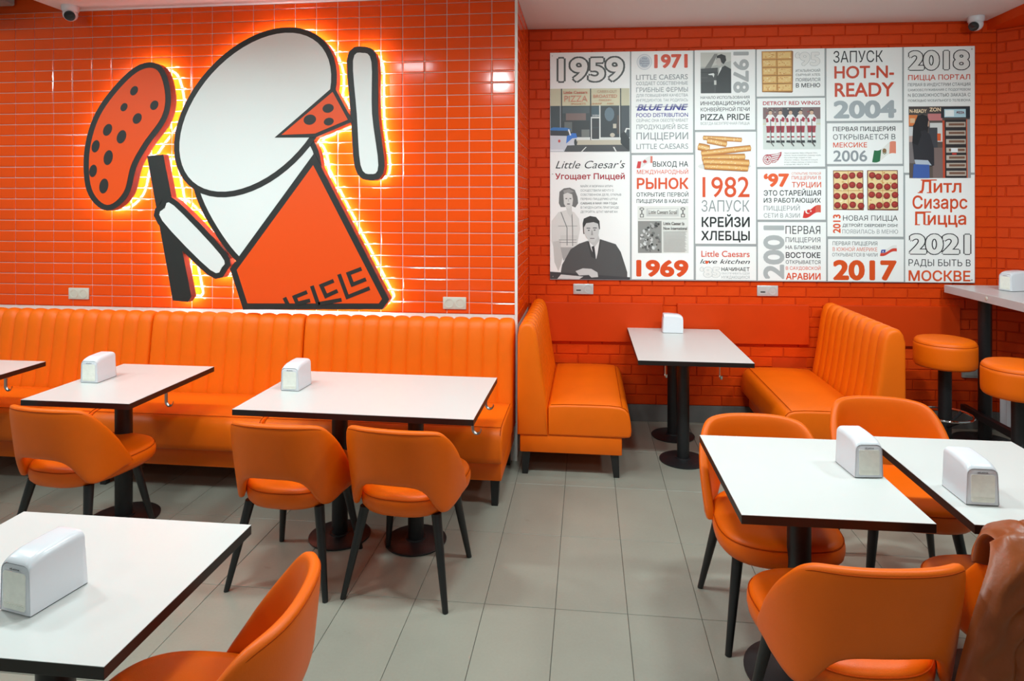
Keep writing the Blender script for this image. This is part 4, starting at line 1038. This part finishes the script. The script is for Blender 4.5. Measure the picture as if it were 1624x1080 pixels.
qx, qy = pt(.13, .25); P.append(((232, 232, 232), [(qx+8*(1 if q % 2 == 0 else .4)*cos(q*pi/5), qy+8*(1 if q % 2 == 0 else .4)*sin(q*pi/5)) for q in range(10)]))
PIC('2017', 'F', P, 'flag_print')
# ---- column 6
TO('2018', 'E', '2018', 724, 1228, 114, 298, BKc, .078, .042); T('2018', 'E', 'ПИЦЦА ПОРТАЛ', 728, 1226, 332, 376, s2l((206, 72, 44)), .014)
for i_, s_ in enumerate(('ПЕРВАЯ В ИНДУСТРИИ СТАНЦИЯ', 'САМООБСЛУЖИВАНИЯ С ПОДОГРЕВОМ', 'N ВОЗМОЖНОСТЬЮ ЗАКАЗА С', 'ПОМОЩЬЮ МОБИЛЬНОГО ТЕЛЕФОНА')):
    T('2018', 'E', s_, 726, 1226, (402, 450, 490, 540)[i_], (428, 470, 518, 560)[i_], DG, .002)
P = [((90, 76, 70), R_(730, 600, 1222, 1207)), ((70, 62, 60), R_(730, 604, 1000, 668)), ((214, 120, 60), R_(730, 672, 800, 764)), ((222, 180, 140), R_(740, 700, 780, 740)), ((196, 120, 120), R_(884, 662, 1000, 720)), ((206, 206, 206), R_(730, 772, 790, 850)), ((180, 150, 140), R_(730, 850, 780, 900)), ((120, 110, 110), R_(730, 900, 800, 1080)), ((210, 208, 206), R_(900, 740, 1010, 900)),
 ((60, 60, 66), R_(890, 780, 960, 950)), ((120, 100, 96), R_(920, 950, 1000, 1207)), ((40, 44, 52), R_(990, 606, 1222, 700)), ((176, 206, 216), R_(1016, 624, 1188, 694)), ((236, 240, 240), R_(1022, 632, 1094, 686)), ((190, 70, 40), R_(1000, 720, 1018, 1207)), ((44, 40, 42), R_(1018, 712, 1196, 1207)), ((150, 150, 154), R_(1196, 712, 1222, 1207)), ((206, 96, 60), R_(1190, 712, 1198, 1207)),
 ((214, 90, 40), R_(958, 830, 986, 892))]
for y in (734, 806, 878, 950, 1014, 1080, 1146): P += [((188, 176, 164), R_(1028, y, 1184, y+42)), ((120, 84, 66), R_(1050, y+10, 1176, y+30)), ((60, 50, 48), R_(1028, y+44, 1184, y+50))]
P += [((230, 230, 232), R_(1066, 954, 1120, 988)), ((200, 60, 50), R_(1074, 996, 1110, 1010)),
 ((26, 24, 28), [(770, 900), (776, 740), (800, 680), (840, 668), (880, 684), (894, 730), (886, 780), (880, 830), (890, 930), (760, 930)]), ((40, 38, 44), [(756, 900), (800, 820), (860, 800), (900, 840), (930, 960), (930, 1100), (900, 1110), (880, 1060), (770, 1060)]), ((20, 18, 22), [(764, 760), (800, 720), (830, 840), (800, 930), (756, 910)]), ((190, 150, 128), [(886, 720), (896, 730), (890, 770), (880, 770)]),
 ((176, 184, 196), [(770, 1050), (880, 1056), (910, 1100), (780, 1090)]), ((60, 90, 160), [(764, 1088), (890, 1094), (892, 1207), (756, 1207)])]
PIC('2018', 'E', P, 'photo_print')
T('2018', 'E', 'N-READY', 734, 872, 622, 656, s2l((240, 214, 180)), .03, lift=.006); T('2018', 'E', 'ZON', 894, 986, 610, 644, s2l((240, 214, 180)), .03, lift=.006); T('2018', 'E', 'PIZZA', 1112, 1172, 644, 664, s2l((120, 40, 60)), .02, lift=.006)
T('2021', 'F', 'Литл', 736, 1042, 228, 326, s2l((208, 70, 24)), .018); T('2021', 'F', 'Сизарс', 684, 1084, 348, 450, s2l((208, 70, 24)), .018); T('2021', 'F', 'Пицца', 702, 1074, 474, 572, s2l((208, 70, 24)), .018)
# feet and heads of the serif capitals
P = []
for x, y in ((740, 322), (806, 322), (716, 568), (790, 568)): P.append(((208, 70, 24), R_(x-16, y, x+22, y+7)))
for x, y in ((748, 228), (704, 474)): P.append(((208, 70, 24), R_(x, y-4, x+116, y+5)))
PIC('2021', 'F', P, 'serif_print')
TO('2021', 'F', '2021', 650, 1110, 630, 804, BKc, .078, .042); T('2021', 'F', 'РАДЫ БЫТЬ В', 652, 1102, 838, 890, BKc, -.006); T('2021', 'F', 'МОСКВЕ', 650, 1100, 924, 1006, s2l((214, 76, 24)), .022)
bm = bmesh.new()
for px, py in ((877, 87), (877, 438), (1540, 82), (1536, 443), (877, 275)):
    x, z = bp(px, py); rings(bm, [[(x+.005*cos(2*pi*i/12), y, z+.005*sin(2*pi*i/12)) for i in range(12)] for y in (-.026, -.0285)])
fin('screw', bm, M['steel'], tb)
# ------------------------------------------------------------ brown jacket over the chair back at the right
def jacket():
    t = thing('jacket', 'brown quilted leather jacket draped over a chair back at the right edge', 'jacket', (1.375, 2.20, 0), .08)
    rnd = random.Random(5)
    # the body of the jacket: one thick quilted sheet laid over the chair back, profile (y, z) from inside over the top and down
    path = [(-.180, .665), (-.188, .70), (-.205, .745), (-.240, .778), (-.285, .778), (-.322, .745), (-.340, .69), (-.352, .60), (-.365, .48), (-.378, .36), (-.388, .26), (-.392, .19)]
    dense = []
    for i in range(len(path)-1):
        p0, p1, p2, p3 = path[max(0, i-1)], path[i], path[i+1], path[min(len(path)-1, i+2)]
        for k in range(9):
            q = k/9; dense.append(tuple(.5*((2*p1[c])+(-p0[c]+p2[c])*q+(2*p0[c]-5*p1[c]+4*p2[c]-p3[c])*q*q+(-p0[c]+3*p1[c]-3*p2[c]+p3[c])*q**3) for c in (0, 1)))
    dense.append(path[-1]); m = len(dense); n = 60
    fr, bk = [], []; dist = 0
    for j, (yy, z) in enumerate(dense):
        a, b = [], []
        if j: dist += math.hypot(yy-dense[j-1][0], z-dense[j-1][1])
        ny, nz = dense[min(m-1, j+1)][0]-dense[max(0, j-1)][0], dense[min(m-1, j+1)][1]-dense[max(0, j-1)][1]
        l = math.hypot(ny, nz); ny, nz = nz/l, -ny/l            # outward
        if ny > 0 and j > m*.35: ny, nz = -ny, -nz
        if j <= m*.35 and nz < 0: ny, nz = -ny, -nz
        v = max(0, (.79-z)/.6) if j > m*.35 else 0
        ev = min(1, j/3, (m-1-j)/3)**.5
        for i in range(n+1):
            u = i/n; x = (-.275-.27*v**.65)*(1-u)+(.265+.06*v)*u
            eu = min(1, i/3, (n-i)/3)**.5 if 0 < i < n else 0
            sag = .022*sin(u*7+.6)*v
            row = abs(sin(pi*((dist+.03*sin(u*6)+sag)/.118)))**.5
            seam = 1-.55*math.exp(-((u-.16-.02*sin(v*4))/.012)**2)-.45*math.exp(-((u-.66+.02*v)/.012)**2)
            if u < .16: row = .55+.45*abs(sin(pi*(v*1.7+u*4)))**.7          # plain front edge, less quilted
            wr = .006*sin(u*23+dist*31)*sin(dist*47+u*9)+.009*sin(u*11-dist*9)+.004*sin(u*61+3*sin(dist*20))
            h = (.008+.032*row*seam+wr*.8)*eu*ev
            fold = .022*sin(u*8.5+1.2+v*1.5)*min(1, v*1.6)
            wrap = .06*max(0, abs(2*u-1)-.25)**1.6*(1-.55*v)
            X, Y, Z = x, yy+wrap-fold*.8, z+sag*.5
            a.append((X, Y+ny*h, Z+nz*h)); b.append((X, Y-ny*.012*eu*ev, Z-nz*.012*eu*ev))
        fr.append(a); bk.append(b)
    bm = bmesh.new(); rings(bm, [f+k[::-1] for f, k in zip(fr, bk)], close=True)
    fin('body', bm, M['jacket'], t, True, 80)
    # shoulder roll lying over the top of the chair back
    def roll(P, R, sq=1.0, seed=0, pitch=.07):
        bm = bmesh.new(); K = 18; pts = [Vector(p) for p in P]; dense = []
        for i in range(len(pts)-1):
            p0, p1, p2, p3 = pts[max(i-1, 0)], pts[i], pts[i+1], pts[min(i+2, len(pts)-1)]
            for k in range(10):
                s = k/10; dense.append((.5*((2*p1)+(-p0+p2)*s+(2*p0-5*p1+4*p2-p3)*s*s+(-p0+3*p1-3*p2+p3)*s**3), R[i]+(R[i+1]-R[i])*s))
        dense.append((pts[-1], R[-1])); n = len(dense); rs = []; prev = None; dist = 0
        for i, (p, r) in enumerate(dense):
            tt = (dense[min(i+1, n-1)][0]-dense[max(i-1, 0)][0]).normalized()
            if i: dist += (p-dense[i-1][0]).length
            a = tt.orthogonal().normalized() if prev is None else (prev-tt*prev.dot(tt)).normalized(); prev = a; b = tt.cross(a)
            e = min(1, i/3, (n-1-i)/3); e = .35+.65*math.sqrt(e) if e > 0 else .3
            q = .80+.20*abs(sin(pi*dist/pitch))**.6
            rs.append([p+(a*cos(2*pi*k/K)+b*sin(2*pi*k/K)*sq)*r*e*q*(1+.06*sin(2*2*pi*k/K+i*.22+seed)+.03*sin(3*2*pi*k/K-i*.3)) for k in range(K)])
        rings(bm, rs); return bm
    fin('collar', roll([(-.235, -.27, .775), (-.12, -.285, .805), (.03, -.285, .812), (.17, -.26, .785)], [.030, .036, .036, .03], .8, 2, .055), M['jacket'], t, True, 80)
    fin('sleeve', roll([(.22, -.28, .76), (.30, -.28, .64), (.34, -.28, .48), (.35, -.28, .32)], [.058, .060, .056, .048], .8, 1, .10), M['jacket'], t, True, 80)
jacket()
# small litter on the floor
b = bmesh.new()
for i in range(3): bx(b, -.018+.011*i, -.006+.011*i, -.003+.002*i, .003+.002*i, .0005, .0022)
tag(fin('paper_scrap', b, M['napkin'], None, loc=(-.995, 2.08, 0), rotz=.5), 'tiny white paper scrap on the grey floor by the left chairs', 'litter')
